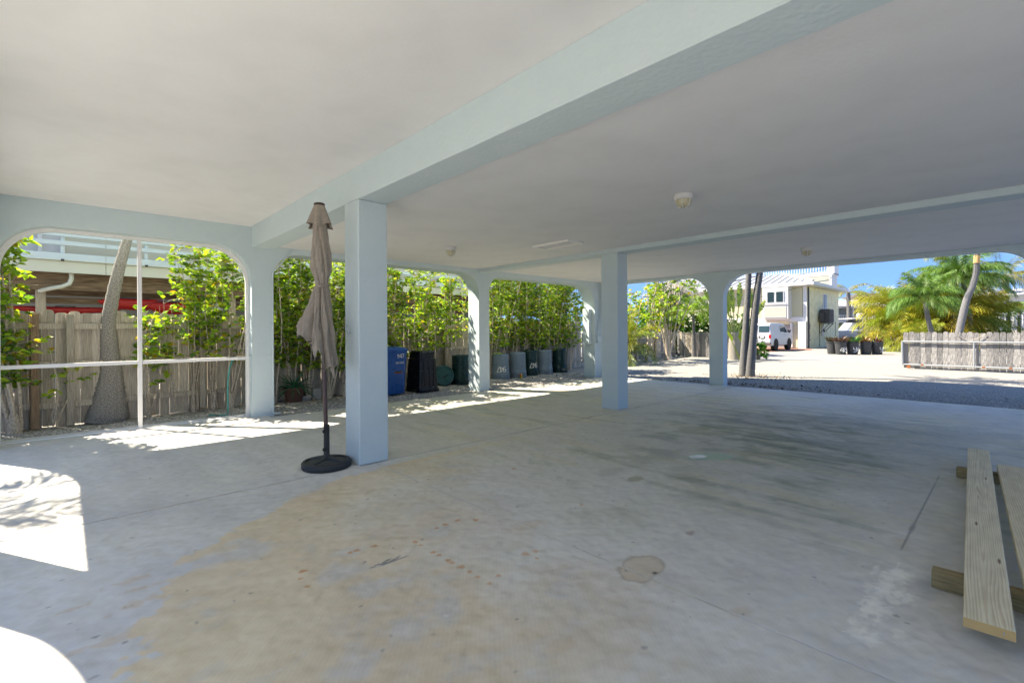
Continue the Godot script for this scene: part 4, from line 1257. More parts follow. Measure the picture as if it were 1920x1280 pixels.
func fence_run(label: String, a: Vector3, e: Vector3, h: float, w: float, mats: Array, behind: float, rails: Array, posts: Array, group: String, called := "picket_fence") -> Node3D:
	var dir := (e - a).normalized()
	var len := a.distance_to(e)
	var t := thing(called, label, "fence", a, atan2(-dir.z, dir.x), group)
	var meshes := []
	for k in 4: meshes.append(picket_mesh(w * [0.98, 1.0, 0.94, 1.02][k], h * [1.0, 0.985, 1.01, 0.99][k], 0.018, w * 0.36))
	var x := w / 2
	while x < len - w * 0.4:
		var g := R.randf_range(0.002, 0.012)
		var o := obj("picket", meshes[R.randi() % 4], M[mats[R.randi() % mats.size()]], t, Vector3(x, R.randf_range(-0.02, 0.015), R.randfn(0.0, 0.004)), Basis(Vector3(0, 0, 1), R.randfn(0, 0.006)))
		x += w + g
	for r in rails:
		x = 0.0
		while x < len - 0.1:
			var l := minf(2.4, len - x)
			var b := MB.new()
			b.box(Vector3(l / 2, r, behind), Vector3(l - 0.006, 0.085, 0.038), Basis(Vector3(0, 0, 1), R.randfn(0, 0.003)), 0.004)
			obj("rail", b.mesh(), M[mats[0]], t, Vector3(x, 0, 0))
			x += 2.4
	for px in posts:
		x = px
		var b := MB.new()
		b.box(Vector3(0, h * 0.49, behind * 1.9), Vector3(0.09, h * 0.98, 0.09), Basis(), 0.006)
		obj("fence_post", b.mesh(), M.wood_brown if posts.find(px) % 3 == 1 else M[mats[1]], t, Vector3(x, 0, 0))
	return t

func make_fences() -> void:
	fence_run("tall weathered dog-eared wooden fence behind the hedge shrubs and bins", Vector3(-4.4, 0.0, fence_z(-4.4)), Vector3(14.2, 0.0, fence_z(14.2)), 1.72, 0.137, ["wood_a", "wood_b", "wood_c", "wood_a"], 0.045, [0.32, 0.93, 1.50], [2.2, 4.08, 4.46, 6.2, 8.1, 10.0, 11.9, 13.8, 15.7, 17.6], "")
	fence_run("lower weathered wooden fence continuing behind the small trees to the back corner", Vector3(14.25, 0.02, fence_z(14.2)), Vector3(23.0, 0.02, fence_z(23.0)), 1.24, 0.14, ["wood_a", "wood_c", "wood_silver"], 0.045, [0.25, 1.0], [0.3, 2.3, 4.3, 6.3], "")
	fence_run("low grey wooden fence across the back, behind the slender young palm", Vector3(23.1, 0.02, -12.05), Vector3(23.1, 0.02, -8.4), 1.24, 0.14, ["wood_silver", "wood_a", "wood_silver_dark"], -0.045, [0.25, 1.0], [0.1, 1.9, 3.6], "")
	var b := MB.new()
	b.box(Vector3(0, 0.62, 0), Vector3(0.15, 1.3, 0.15), Basis(Vector3(0, 0, 1), 0.02), 0.012)
	tag(obj("gate_post", b.mesh(), M.wood_a, self, Vector3(22.9, 0, -8.2)), "weathered square wooden gate post in front of the white van", "post")
	# the rolling gate: grey boards in a galvanised frame
	var t := fence_run("rolling driveway gate of grey dog-eared boards in a galvanised pipe frame", Vector3(21.5, 0.0, -2.72), Vector3(21.5, 0.0, 4.6), 1.26, 0.142, ["wood_silver", "wood_silver_dark", "wood_silver_light"], -0.03, [0.2, 0.97], [], "", "driveway_gate")
	var len := 7.32
	for q in [[0.93, "frame_rail"], [0.13, "frame_rail"]]:
		b = MB.new()
		b.tube([Vector3(-0.03, q[1 - 1], 0.06), Vector3(len, q[0], 0.06)], [0.024], 10)
		obj(q[1], b.mesh(), M.steel, t)
	var x := 0.0
	while x < len:
		b = MB.new()
		b.tube([Vector3(x - 0.03 if x == 0.0 else x, 0.12, 0.06), Vector3(x - 0.03 if x == 0.0 else x, 0.94, 0.06)], [0.024 if x > 0.0 else 0.034], 10)
		obj("frame_upright", b.mesh(), M.steel, t)
		x += 1.78
	b = MB.new()
	b.lathe([[0.0, -0.02], [0.055, -0.02], [0.06, 0.0], [0.055, 0.02], [0.0, 0.02]], 14, Transform3D(Basis(Vector3.RIGHT, PI / 2), Vector3(0.14, 0.055, 0.06)))
	obj("wheel", b.mesh(), M.rust_spot, t)
	for q in [0.5, 2.0, 2.6, 3.4, 5.0]:
		b = MB.new()
		b.box(Vector3(q, 0.13, 0.09), Vector3(0.07, 0.05, 0.012), Basis(), 0.003)
		obj("rusty_clamp", b.mesh(), M.rust_spot, t)
	b = MB.new()
	var pts := []
	for i in 15: pts.append(Vector3(1.35 + i * 0.05, 1.2 - 0.2 * sin(PI * i / 14.0), 0.045))
	b.tube(pts, [0.008], 6)
	obj("rope", b.mesh(), M.brick_grey, t)

# ---------------------------------------------------------------- the neighbour over the fence
func make_deck_house() -> void:
	var t := thing("deck_house", "neighbouring house on timber beams with cream siding and pale blue deck rails", "house")
	# fascia boards of the deck edge
	for i in 5:
		var b := MB.new()
		b.box(Vector3(-3.0 + i * 3.6 + 1.8, 2.675, -12.62), Vector3(3.594, 0.225, 0.04), Basis(), 0.004)
		b.box(Vector3(-3.0 + i * 3.6 + 1.8, 2.80, -12.60), Vector3(3.594, 0.02, 0.09), Basis(), 0.004)
		obj("fascia_board", b.mesh(), M.fascia, t)
	var b := MB.new()
	b.box(Vector3(6.0, 2.76, -14.6), Vector3(18.0, 0.05, 3.9))
	obj("deck_floor", b.mesh(), M.deck_timber, t)
	# beams and joists underneath
	for q in [[2.42, -13.0, 0.34], [2.06, -13.4, 0.12], [2.42, -15.0, 0.34]]:
		b = MB.new()
		b.box(Vector3(6.0, q[0], q[1]), Vector3(18.0, q[2], 0.1), Basis(), 0.008)
		obj("beam", b.mesh(), M.deck_timber, t)
	for i in 30:
		b = MB.new()
		b.box(Vector3(-2.9 + i * 0.61, 2.66, -14.6), Vector3(0.045, 0.15, 3.8))
		obj("joist", b.mesh(), M.deck_timber, t)
	for i in 6:
		b = MB.new()
		b.box(Vector3(-0.35 + i * 3.3, 1.2, -13.1), Vector3(0.15, 2.45, 0.15), Basis(), 0.01)
		obj("deck_post", b.mesh(), M.wood_b, t)
	# railing
	for q in [[3.32, 0.13], [3.13, 0.085], [2.865, 0.14]]:
		for i in 5:
			b = MB.new()
			b.box(Vector3(-3.0 + i * 3.6 + 1.8, q[0], -12.58), Vector3(3.592, q[1], 0.035), Basis(), 0.004)
			obj("rail_board", b.mesh(), M.rail_blue, t)
	for i in 12:
		b = MB.new()
		b.box(Vector3(-1.32 + i * 1.285, 3.12, -12.625), Vector3(0.06, 0.66, 0.05), Basis(), 0.004)
		obj("rail_post", b.mesh(), M.rail_blue, t)
		b = MB.new()
		b.box(Vector3(-1.32 + i * 1.285, 2.80, -12.56), Vector3(0.05, 0.035, 0.05), Basis(), 0.004)
		obj("post_bracket", b.mesh(), M.black_iron, t)
	# siding of the upper wall
	for i in 14:
		b = MB.new()
		var y := 2.8 + i * 0.17
		for s in [[-3.0, -0.95], [0.0, 15.0]]:
			b.box(Vector3((s[0] + s[1]) / 2, y + 0.085, -14.6), Vector3(s[1] - s[0], 0.178, 0.03), Basis(Vector3.RIGHT, 0.07))
		obj("siding_board", b.mesh(), M.siding_cream, t)
	b = MB.new()
	b.box(Vector3(-0.475, 3.9, -14.64), Vector3(0.95, 2.2, 0.05))
	obj("door", b.mesh(), M.white, t)
	for q in [[-0.93, 0.06], [-0.40, 0.07], [-0.03, 0.06]]:
		b = MB.new()
		b.box(Vector3(q[0], 3.9, -14.58), Vector3(q[1], 2.2, 0.07), Basis(), 0.006)
		obj("door_trim", b.mesh(), M.white_frame, t)
	b = MB.new()
	b.box(Vector3(6.0, 5.3, -15.6), Vector3(18.0, 0.2, 3.4))
	obj("roof", b.mesh(), M.roof_metal, t)
	# downspout elbow below the deck
	b = MB.new()
	b.tube([Vector3(0.09, 2.57, -12.72), Vector3(0.09, 2.46, -12.70), Vector3(0.06, 2.36, -12.68), Vector3(-0.04, 2.30, -12.68), Vector3(-0.2, 2.26, -12.75), Vector3(-0.36, 2.22, -13.0)], [0.04], 8)
	obj("downspout", b.mesh(), M.fascia, t)
	b = MB.new()
	b.box(Vector3(6.0, 1.3, -17.0), Vector3(18.0, 2.75, 0.2))
	obj("rear_wall", b.mesh(), M.wall_grey, t)
	# kayaks hung under the deck
	for q in [["red kayak hung under the neighbour's deck, left of the palm trunk, seen side on", Vector3(0.0, 1.86, -13.3), 0.9, 0.07], ["bright red kayak under the deck right of the palm trunk, upper one", Vector3(1.1, 2.0, -12.95), 0.62, 0.13], ["red kayak tucked low under the deck behind the whippy shrub", Vector3(1.75, 1.93, -12.8), 0.5, 0.14]]:
		var o := MB.new()
		var pts := []
		var rr := []
		for i in 15:
			var s := i / 14.0 * 2.0 - 1.0
			pts.append(Vector3(s * q[2], 0.05 * s * s, 0))
			rr.append(maxf(0.012, q[3] * pow(1.0 - pow(absf(s), 2.4), 0.6)))
		o.tube(pts, rr, 12)
		var k := thing("kayak", q[0], "kayak", q[1], 0.03, "red kayaks under the neighbour's deck")
		obj("hull", o.mesh(), M.red_hull, k)
		o = MB.new()
		o.lathe([[0.0, 0.0], [q[3] * 0.95, 0.0], [q[3] * 1.05, 0.015], [q[3] * 0.95, 0.03], [0.0, 0.012]], 16, Transform3D(Basis().scaled(Vector3(2.2, 1, 0.8)), Vector3(0, q[3] * 0.88, 0)))
		obj("cockpit_rim", o.mesh(), M.bumper, k)
	var bb := MB.new()
	bb.lathe([[0.0, 0.0], [0.27, 0.0], [0.29, 0.05], [0.29, 0.62], [0.27, 0.66], [0.0, 0.67]], 18)
	tag(obj("barrel", bb.mesh(), M.wall_grey, self, Vector3(2.5, 1.45, -13.2)), "grey barrel under the neighbour's deck, right of the red kayaks", "barrel")
	bb = MB.new()
	for i in 5: bb.box(Vector3(0, 0.06 + i * 0.13, 0), Vector3(0.9 - 0.03 * i, 0.12, 0.5), Basis(), 0.02)
	tag(obj("storage_boxes", bb.mesh(), M.tarp, self, Vector3(8.2, 1.3, -13.3)), "dark green stacked storage crates under the deck, seen above the fence", "crates")
	var st := MB.new()
	st.box(Vector3(0, 0.65, 0), Vector3(2.6, 1.3, 0.4))
	tag(obj("support_shelf", st.mesh(), M.deck_timber, self, Vector3(7.4, 0, -13.3)), "rough timber shelf under the neighbour's deck behind the fence", "shelf")
	bb = MB.new()
	bb.box(Vector3(0, 0.72, 0), Vector3(0.5, 1.44, 0.4))
	tag(obj("support_shelf", bb.mesh(), M.deck_timber, self, Vector3(2.5, 0, -13.2)), "timber stand carrying the grey barrel under the deck", "shelf")

# ---------------------------------------------------------------- parasol
func make_parasol() -> void:
	var at := Vector3(1.965, 0, -4.90)
	var t := thing("parasol_base", "round dark parasol base with ribs and an upright tube, beside the near post", "parasol base", at)
	var b := MB.new()
	b.lathe([[0.0, 0.0], [0.235, 0.0], [0.243, 0.012], [0.243, 0.058], [0.232, 0.07], [0.205, 0.07], [0.2, 0.058], [0.0, 0.058]], 40)
	obj("disc", b.mesh(), M.black_iron, t)
	b = MB.new()
	b.lathe([[0.2, 0.059], [0.12, 0.075], [0.0, 0.085]], 32)
	obj("stone_inlay", b.mesh(), M.base_stone, t)
	for k in 4:
		b = MB.new()
		var a := k * PI / 2 + 0.5
		b.face([Vector3(0.04, 0.11, -0.03), Vector3(0.04, 0.11, 0.03), Vector3(0.21, 0.072, 0.014), Vector3(0.21, 0.072, -0.014)], Vector3.UP)
		b.face([Vector3(0.04, 0.11, 0.03), Vector3(0.21, 0.072, 0.014), Vector3(0.21, 0.055, 0.02), Vector3(0.04, 0.06, 0.045)], Vector3(0, 0.3, 1))
		b.face([Vector3(0.04, 0.11, -0.03), Vector3(0.21, 0.072, -0.014), Vector3(0.21, 0.055, -0.02), Vector3(0.04, 0.06, -0.045)], Vector3(0, 0.3, -1))
		obj("rib", b.mesh(), M.black_iron, t, Vector3.ZERO, Basis(Vector3.UP, a))
	b = MB.new()
	b.lathe([[0.075, 0.07], [0.05, 0.105], [0.034, 0.12], [0.03, 0.13], [0.0285, 0.42], [0.031, 0.424], [0.031, 0.437], [0.02, 0.44]], 20)
	obj("tube", b.mesh(), M.black_iron, t)
	for y in [0.19, 0.375]:
		b = MB.new()
		var x := Transform3D(Basis(Vector3(0, 0, 1), PI / 2).rotated(Vector3.UP, 0.75), Vector3(0, y, 0))
		b.lathe([[0.006, 0.02], [0.006, 0.042], [0.018, 0.042], [0.02, 0.052], [0.016, 0.062], [0.0, 0.064]], 12, x)
		obj("knob", b.mesh(), M.rubber, t)
	# the folded parasol standing in it
	t = thing("folded_parasol", "folded taupe garden parasol on a bronze pole, tied at the middle, leaning slightly", "parasol", at + Vector3(0, 0.13, 0))
	t.rotation = Vector3(0.0, 0.0, 0.022)
	t.rotation = Basis(Vector3(cos(deg_to_rad(43.26)), 0, sin(deg_to_rad(43.26))).cross(Vector3.UP).normalized(), 0.024).get_euler()
	b = MB.new()
	b.tube([Vector3.ZERO, Vector3(0, 1.2, 0), Vector3(0, 2.56, 0)], [0.0225], 16)
	obj("pole", b.mesh(), M.bronze, t)
	b = MB.new()
	b.lathe([[0.0, 0.022], [0.05, 0.02], [0.056, 0.012], [0.054, 0.0], [0.03, -0.004], [0.0, -0.004]], 20, Transform3D(Basis(), Vector3(0, 2.575, 0)))
	obj("cap", b.mesh(), M.bronze, t)
	# cloth hanging in eight gathered folds; radius and twist change with height
	var fn := fnoise(1.6, 41, 3)
	b = MB.new()
	var rows := 60
	var cols := 160
	var pos := []
	for j in rows + 1:
		var s := float(j) / rows                      # 0 at the top
		var row := []
		for i in cols:
			var a := TAU * i / cols
			var y := 2.49 - s * 1.20
			var r: float
			if s < 0.62: r = lerpf(0.062, 0.106, smoothstep(0.0, 0.45, s)) - 0.042 * smoothstep(0.45, 0.615, s)
			else: r = lerpf(0.066, 0.175, pow((s - 0.62) / 0.38, 0.85))
			var fold := lerpf(0.34, 0.5, s) * (0.7 if s < 0.62 else 1.0)
			var tw := s * 1.5
			var k := absf(sin((a + tw) * 4.0 + 0.9 * fn.get_noise_2d(cos(a) * 0.9, sin(a) * 0.9 + s)))
			k = k * 0.8 + 0.2 * absf(sin((a + tw * 1.3) * 9.0 + 2.0 * fn.get_noise_2d(cos(a) * 1.2 + 5.0, sin(a) * 1.2 + s * 2.0)))
			r *= 1.0 - fold * (1.0 - pow(k, 0.75)) + 0.10 * fn.get_noise_2d(cos(a) * 1.1 + s * 2.2, sin(a) * 1.1)
			# the lower skirt swings out to one side, with a ragged hem
			var o := Vector3.ZERO
			if s > 0.62:
				var u := (s - 0.62) / 0.38
				var side := Vector3(-cos(deg_to_rad(43.26)), 0, -sin(deg_to_rad(43.26)))
				o = side * 0.035 * u
				r *= 1.0 + 0.28 * u * (0.5 + 0.5 * cos(a - 3.75))
				y -= u * 0.36 * (0.62 - 0.58 * cos(a - 3.6 - 0.35) + 0.30 * fn.get_noise_2d(a * 1.5, 7.0) + 0.10 * cos((a + tw) * 8.0))
			row.append(Vector3(cos(a) * r, y, sin(a) * r) + o)
		pos.append(row)
	var nr := []
	for j in rows + 1:
		var row := []
		for i in cols:
			var dx: Vector3 = pos[j][(i + 1) % cols] - pos[j][(i + cols - 1) % cols]
			var dy: Vector3 = pos[mini(j + 1, rows)][i] - pos[maxi(j - 1, 0)][i]
			var nn := dx.cross(dy).normalized()
			if nn.dot(pos[j][i] * Vector3(1, 0, 1)) < 0.0: nn = -nn
			row.append(nn)
		nr.append(row)
	for j in rows:
		for i in cols:
			var m := (i + 1) % cols
			b.p3(pos[j][i], pos[j][m], pos[j + 1][m], nr[j][i], nr[j][m], nr[j + 1][m])
			b.p3(pos[j][i], pos[j + 1][m], pos[j + 1][i], nr[j][i], nr[j + 1][m], nr[j + 1][i])
	obj("canopy_cloth", b.mesh(), M.canvas, t)
	# the wind vent: a small pleated cape at the top
	b = MB.new()
	pos = []
	for j in 13:
		var s := j / 12.0
		var row := []
		for i in 80:
			var a := TAU * i / 80
			var k := 0.5 + 0.5 * cos(a * 6.0 + 0.5 * sin(a * 2.0))
			var r := lerpf(0.052, 0.125, pow(s, 0.9)) * (1.0 - 0.34 * s * (1.0 - k)) * (1.0 + 0.12 * s * sin(a * 2.0 + 1.0))
			row.append(Vector3(cos(a) * r, 2.57 - s * (0.21 + 0.02 * cos(a * 3.0)), sin(a) * r))
		pos.append(row)
	for j in 12:
		for i in 80:
			var m := (i + 1) % 80
			var nn: Vector3 = (pos[j][m] - pos[j][i]).cross(pos[j + 1][i] - pos[j][i]).normalized()
			if nn.dot(pos[j][i] * Vector3(1, 0, 1)) < 0.0: nn = -nn
			b.p3(pos[j][i], pos[j][m], pos[j + 1][m], nn, nn, nn)
			b.p3(pos[j][i], pos[j + 1][m], pos[j + 1][i], nn, nn, nn)
	obj("vent_cape", b.mesh(), M.canvas, t)
	b = MB.new()
	var pts := []
	for i in 17:
		var a := TAU * i / 16
		pts.append(Vector3(cos(a) * 0.072, 1.74 + 0.012 * sin(a + 2.0), sin(a) * 0.072))
	b.tube(pts, [0.009], 6, false)
	b.box(Vector3(-0.035, 1.735, 0.062), Vector3(0.03, 0.035, 0.03), Basis(Vector3.UP, 0.5), 0.008)
	obj("tie_strap", b.mesh(), M.canvas, t)

# ---------------------------------------------------------------- bins
func rounded_rect(w: float, d: float, r: float, n := 5) -> Array:
	var o := []
	for q in [[1, 1, 0.0], [-1, 1, PI / 2], [-1, -1, PI], [1, -1, PI * 1.5]]:
		for k in n:
			var a: float = q[2] + PI / 2 * k / (n - 1)
			o.append(Vector2(q[0] * (w / 2 - r) + r * cos(a), q[1] * (d / 2 - r) + r * sin(a)))
	return o

# stacked outlines [[width, depth, corner, y, shift z], ...]
func loft(b: MB, secs: Array, cap_bottom := true, cap_top := true) -> void:
	var rings := []
	for s in secs:
		var rg := []
		for p in rounded_rect(s[0], s[1], s[2]): rg.append(Vector3(p.x, s[3], p.y + (s[4] if s.size() > 4 else 0.0)))
		rings.append(rg)
	for j in rings.size() - 1:
		var m: int = rings[j].size()
		for i in m:
			var k := (i + 1) % m
			var c: Vector3 = rings[j][i]
			var out := Vector3(c.x, 0, c.z)
			var q := [rings[j][i], rings[j][k], rings[j + 1][k], rings[j + 1][i]]
			var fn: Vector3 = (q[2] - q[0]).cross(q[1] - q[0])
			if fn.length() < 1e-9: continue
			if fn.dot(out) < 0.0: fn = -fn
			if absf(fn.normalized().y) > 0.98: fn = Vector3.UP * signf(secs[j + 1][0] - secs[j][0]) * -1.0
			b.face(q, fn)
	if cap_bottom: b.face(rings[0], Vector3.DOWN)
	if cap_top: b.face(rings[-1], Vector3.UP)

# a wheeled cart, front towards +z
func cart(t: Node3D, m: Material, w: float, h: float, d: float) -> void:
	var b := MB.new()
	loft(b, [[w * 0.86, d * 0.78, 0.05, 0.03], [w * 0.88, d * 0.80, 0.06, 0.10], [w * 0.96, d * 0.93, 0.07, h * 0.80], [w * 0.97, d * 0.95, 0.07, h * 0.865], [w * 1.03, d * 1.0, 0.08, h * 0.87], [w * 1.03, d * 1.0, 0.08, h * 0.905]])
	obj("body", b.mesh(), m, t)
	b = MB.new()
	loft(b, [[w * 1.06, d * 1.05, 0.08, h * 0.91], [w * 1.06, d * 1.05, 0.08, h * 0.935], [w * 0.98, d * 0.97, 0.12, h * 0.965], [w * 0.7, d * 0.7, 0.15, h * 0.995], [w * 0.3, d * 0.3, 0.08, h]])
	obj("lid", b.mesh(), m, t)
	for s in [-1.0, 1.0]:
		b = MB.new()
		b.lathe([[0.0, -0.025], [0.10, -0.025], [0.115, -0.015], [0.115, 0.015], [0.10, 0.025], [0.0, 0.025]], 18, Transform3D(Basis(Vector3(0, 0, 1), PI / 2), Vector3(s * w * 0.42, 0.115, -d * 0.40)))
		obj("wheel", b.mesh(), M.rubber, t)
	b = MB.new()
	b.tube([Vector3(-w * 0.4, h * 0.86, -d * 0.5), Vector3(-w * 0.4, h * 0.9, -d * 0.6), Vector3(w * 0.4, h * 0.9, -d * 0.6), Vector3(w * 0.4, h * 0.86, -d * 0.5)], [0.018], 8)
	obj("handle", b.mesh(), m, t)

func lettering(text: String, size: float, m: Material, parent: Node3D, at: Vector3, b: Basis, called := "painted_number") -> void:
	var tm := TextMesh.new()
	tm.text = text
	var f := SystemFont.new()
	f.font_names = PackedStringArray(["Droid Sans"])
	tm.font = f
	tm.font_size = 32
	tm.pixel_size = size / 23.0
	tm.depth = 0.002
	obj(called, tm, m, parent, at, b)

# an upturned round bin: a drum that widens towards the rim on the ground
func round_bin(t: Node3D, m: Material, r: float, h: float, number := "", facing := 0.0) -> void:
	var b := MB.new()
	b.lathe([[0.0, h - 0.03], [r * 0.70, h - 0.03], [r * 0.74, h], [r * 0.80, h], [r * 0.845, h - 0.02], [r * 0.86, h - 0.07], [r * 0.90, h * 0.45], [r * 0.925, h * 0.26], [r * 0.96, h * 0.245], [r * 0.965, h * 0.20], [r * 0.97, h * 0.05], [r * 1.0, h * 0.045], [r * 1.0, 0.0], [r * 0.95, 0.0]], 32)
	obj("body", b.mesh(), m, t)
	for s in [0.0, PI]:
		b = MB.new()
		var a: float = facing + s + 0.2
		var o := Vector3(sin(a), 0, cos(a))
		var sd := Vector3(cos(a), 0, -sin(a))
		b.tube([o * r * 0.95 - sd * 0.075 + Vector3(0, h * 0.18, 0), o * (r * 1.02 + 0.02) - sd * 0.06 + Vector3(0, h * 0.11, 0), o * (r * 1.02 + 0.025) + Vector3(0, h * 0.095, 0), o * (r * 1.02 + 0.02) + sd * 0.06 + Vector3(0, h * 0.11, 0), o * r * 0.95 + sd * 0.075 + Vector3(0, h * 0.18, 0)], [0.014], 6)
		obj("handle", b.mesh(), m, t)
	for i in number.length():
		var a := facing + (i - (number.length() - 1) / 2.0) * 0.34
		var o := Vector3(sin(a), 0, cos(a))
		# the bin is upturned, so the digits hang upside down, last one first
		lettering(number[number.length() - 1 - i], 0.15, M.marker, t, o * (r * 0.915 + 0.006) + Vector3(0, h * 0.42, 0), Basis(Vector3.UP, a) * Basis(Vector3(0, 0, 1), PI))

func make_bins() -> void:
	var t := thing("recycling_cart", "blue wheeled recycling cart with its lid shut, number painted high on the front", "bin", Vector3(5.20, 0.0, -9.50), 0.10)
	cart(t, M.bin_blue, 0.60, 1.06, 0.62)
	# the grab recess low on the front, with its rusty catch bar
	var b := MB.new()
	b.box(Vector3(0.06, 0.575, 0.262), Vector3(0.17, 0.20, 0.012), Basis(Vector3.RIGHT, -0.06), 0.004)
	obj("grab_recess", b.mesh(), M.bin_black, t)
	b = MB.new()
	b.tube([Vector3(-0.05, 0.49, 0.272), Vector3(0.16, 0.495, 0.272)], [0.011], 8)
	obj("catch_bar", b.mesh(), M.rust_spot, t)
	for s in [-0.07, 0.19]:
		b = MB.new()
		b.box(Vector3(s, 0.29, 0.245), Vector3(0.03, 0.50, 0.03), Basis(Vector3.RIGHT, -0.06), 0.008)
		obj("moulded_rib", b.mesh(), M.bin_blue, t)
	lettering("947", 0.085, M.marker, t, Vector3(0.10, 0.85, 0.300), Basis(Vector3.RIGHT, -0.075))
	lettering("KESTKM", 0.042, M.marker, t, Vector3(0.08, 0.705, 0.291), Basis(Vector3.RIGHT, -0.075), "sticker_lettering")
	# the black one stands on its head
	t = thing("upturned_cart", "black square bin standing upside down, moulded axle recess on top", "bin", Vector3(6.05, 0.0, -9.50), 0.14)
	b = MB.new()
	loft(b, [[0.60, 0.58, 0.05, 0.0], [0.60, 0.58, 0.05, 0.045], [0.565, 0.55, 0.06, 0.05], [0.545, 0.53, 0.06, 0.12], [0.475, 0.47, 0.06, 0.76], [0.435, 0.43, 0.06, 0.775], [0.425, 0.42, 0.06, 0.90], [0.38, 0.37, 0.06, 0.94]])
	obj("body", b.mesh(), M.bin_black, t)
	for q in [[-0.13, 0.87, 0.10, 0.07], [0.06, 0.895, 0.17, 0.045], [0.06, 0.82, 0.17, 0.05], [0.17, 0.87, 0.03, 0.09]]:
		b = MB.new()
		b.box(Vector3(q[0], q[1], 0.213), Vector3(q[2], q[3], 0.025), Basis(), 0.01)
		obj("moulded_block", b.mesh(), M.bin_black, t)
	for x in [-0.14, 0.0, 0.14]:
		b = MB.new()
		b.box(Vector3(x, 0.43, 0.257), Vector3(0.035, 0.62, 0.02), Basis(Vector3.RIGHT, -0.05), 0.008)
		obj("moulded_rib", b.mesh(), M.bin_black, t)
	# a bin tipped on its side, its base towards us
	t = thing("tipped_bin", "dark teal round bin lying on its side with its slotted base towards the carport", "bin", Vector3(6.98, 0.0, -9.95), -0.25)
	b = MB.new()
	var x := Transform3D(Basis(Vector3.RIGHT, PI / 2 - 0.22), Vector3(0, 0.27, 0.02))
	b.lathe([[0.30, -0.5], [0.265, 0.0], [0.255, 0.03], [0.23, 0.035], [0.225, 0.015], [0.0, 0.03]], 30, x)
	obj("body", b.mesh(), M.bin_teal, t)
	b = MB.new()
	b.box(Vector3(0, 0, 0), Vector3(0.16, 0.012, 0.028), Basis(), 0.004)
	obj("slot", b.mesh(), M.bin_black, t, x * Vector3(0.02, 0.034, 0.03), x.basis * Basis(Vector3.UP, 0.45))
	var g := "upturned round bins by the hedge"
	var lab := ["dark green round bin upturned beside the middle arcade pillar, left of it", "grey round bin upturned nearest the middle pillar, faded number on it", "plain grey upturned bin with a yellow wrapper at its foot", "green-black upturned bin with a large white number", "plain grey upturned bin between the two dark ones", "dark green upturned bin at the far end of the row, small white sticker"]
	var pos := [Vector3(7.55, 0, -9.98), Vector3(9.10, 0, -10.16), Vector3(9.80, 0, -10.18), Vector3(10.55, 0, -10.40), Vector3(11.22, 0, -10.42), Vector3(11.95, 0, -10.40)]
	var mats := [M.bin_green, M.bin_grey, M.bin_grey, M.bin_green, M.bin_grey, M.bin_green]
	var nums := ["", "947", "", "947", "", ""]
	for i in 6:
		t = thing("upturned_bin", lab[i], "bin", pos[i], 0.0, g)
		round_bin(t, mats[i], 0.275 if i != 4 else 0.285, [0.76, 0.73, 0.75, 0.78, 0.77, 0.79][i], nums[i], -0.62 + (0.3 if i == 3 else 0.0))
	lettering("308", 0.05, M.marker, t, Vector3(0.0, 0.09, 0.0) + Vector3(sin(-0.35), 0, cos(-0.35)) * 0.275, Basis(Vector3.UP, -0.35), "sticker_lettering")
	b = MB.new()
	b.box(Vector3(0, 0.06, 0), Vector3(0.11, 0.12, 0.05), Basis(Vector3(0, 0, 1), 0.3), 0.015)
	t = thing("crumpled_wrapper", "crumpled yellow and red wrapper against the second grey bin", "litter", Vector3(9.66, 0.0, -9.89), 0.4)
	obj("yellow_side", b.mesh(), M.yellow_wrap, t)
	b = MB.new()
	b.box(Vector3(-0.06, 0.1, 0.0), Vector3(0.06, 0.06, 0.045), Basis(Vector3(0, 0, 1), -0.4), 0.012)
	obj("red_side", b.mesh(), M.red_wrap, t)

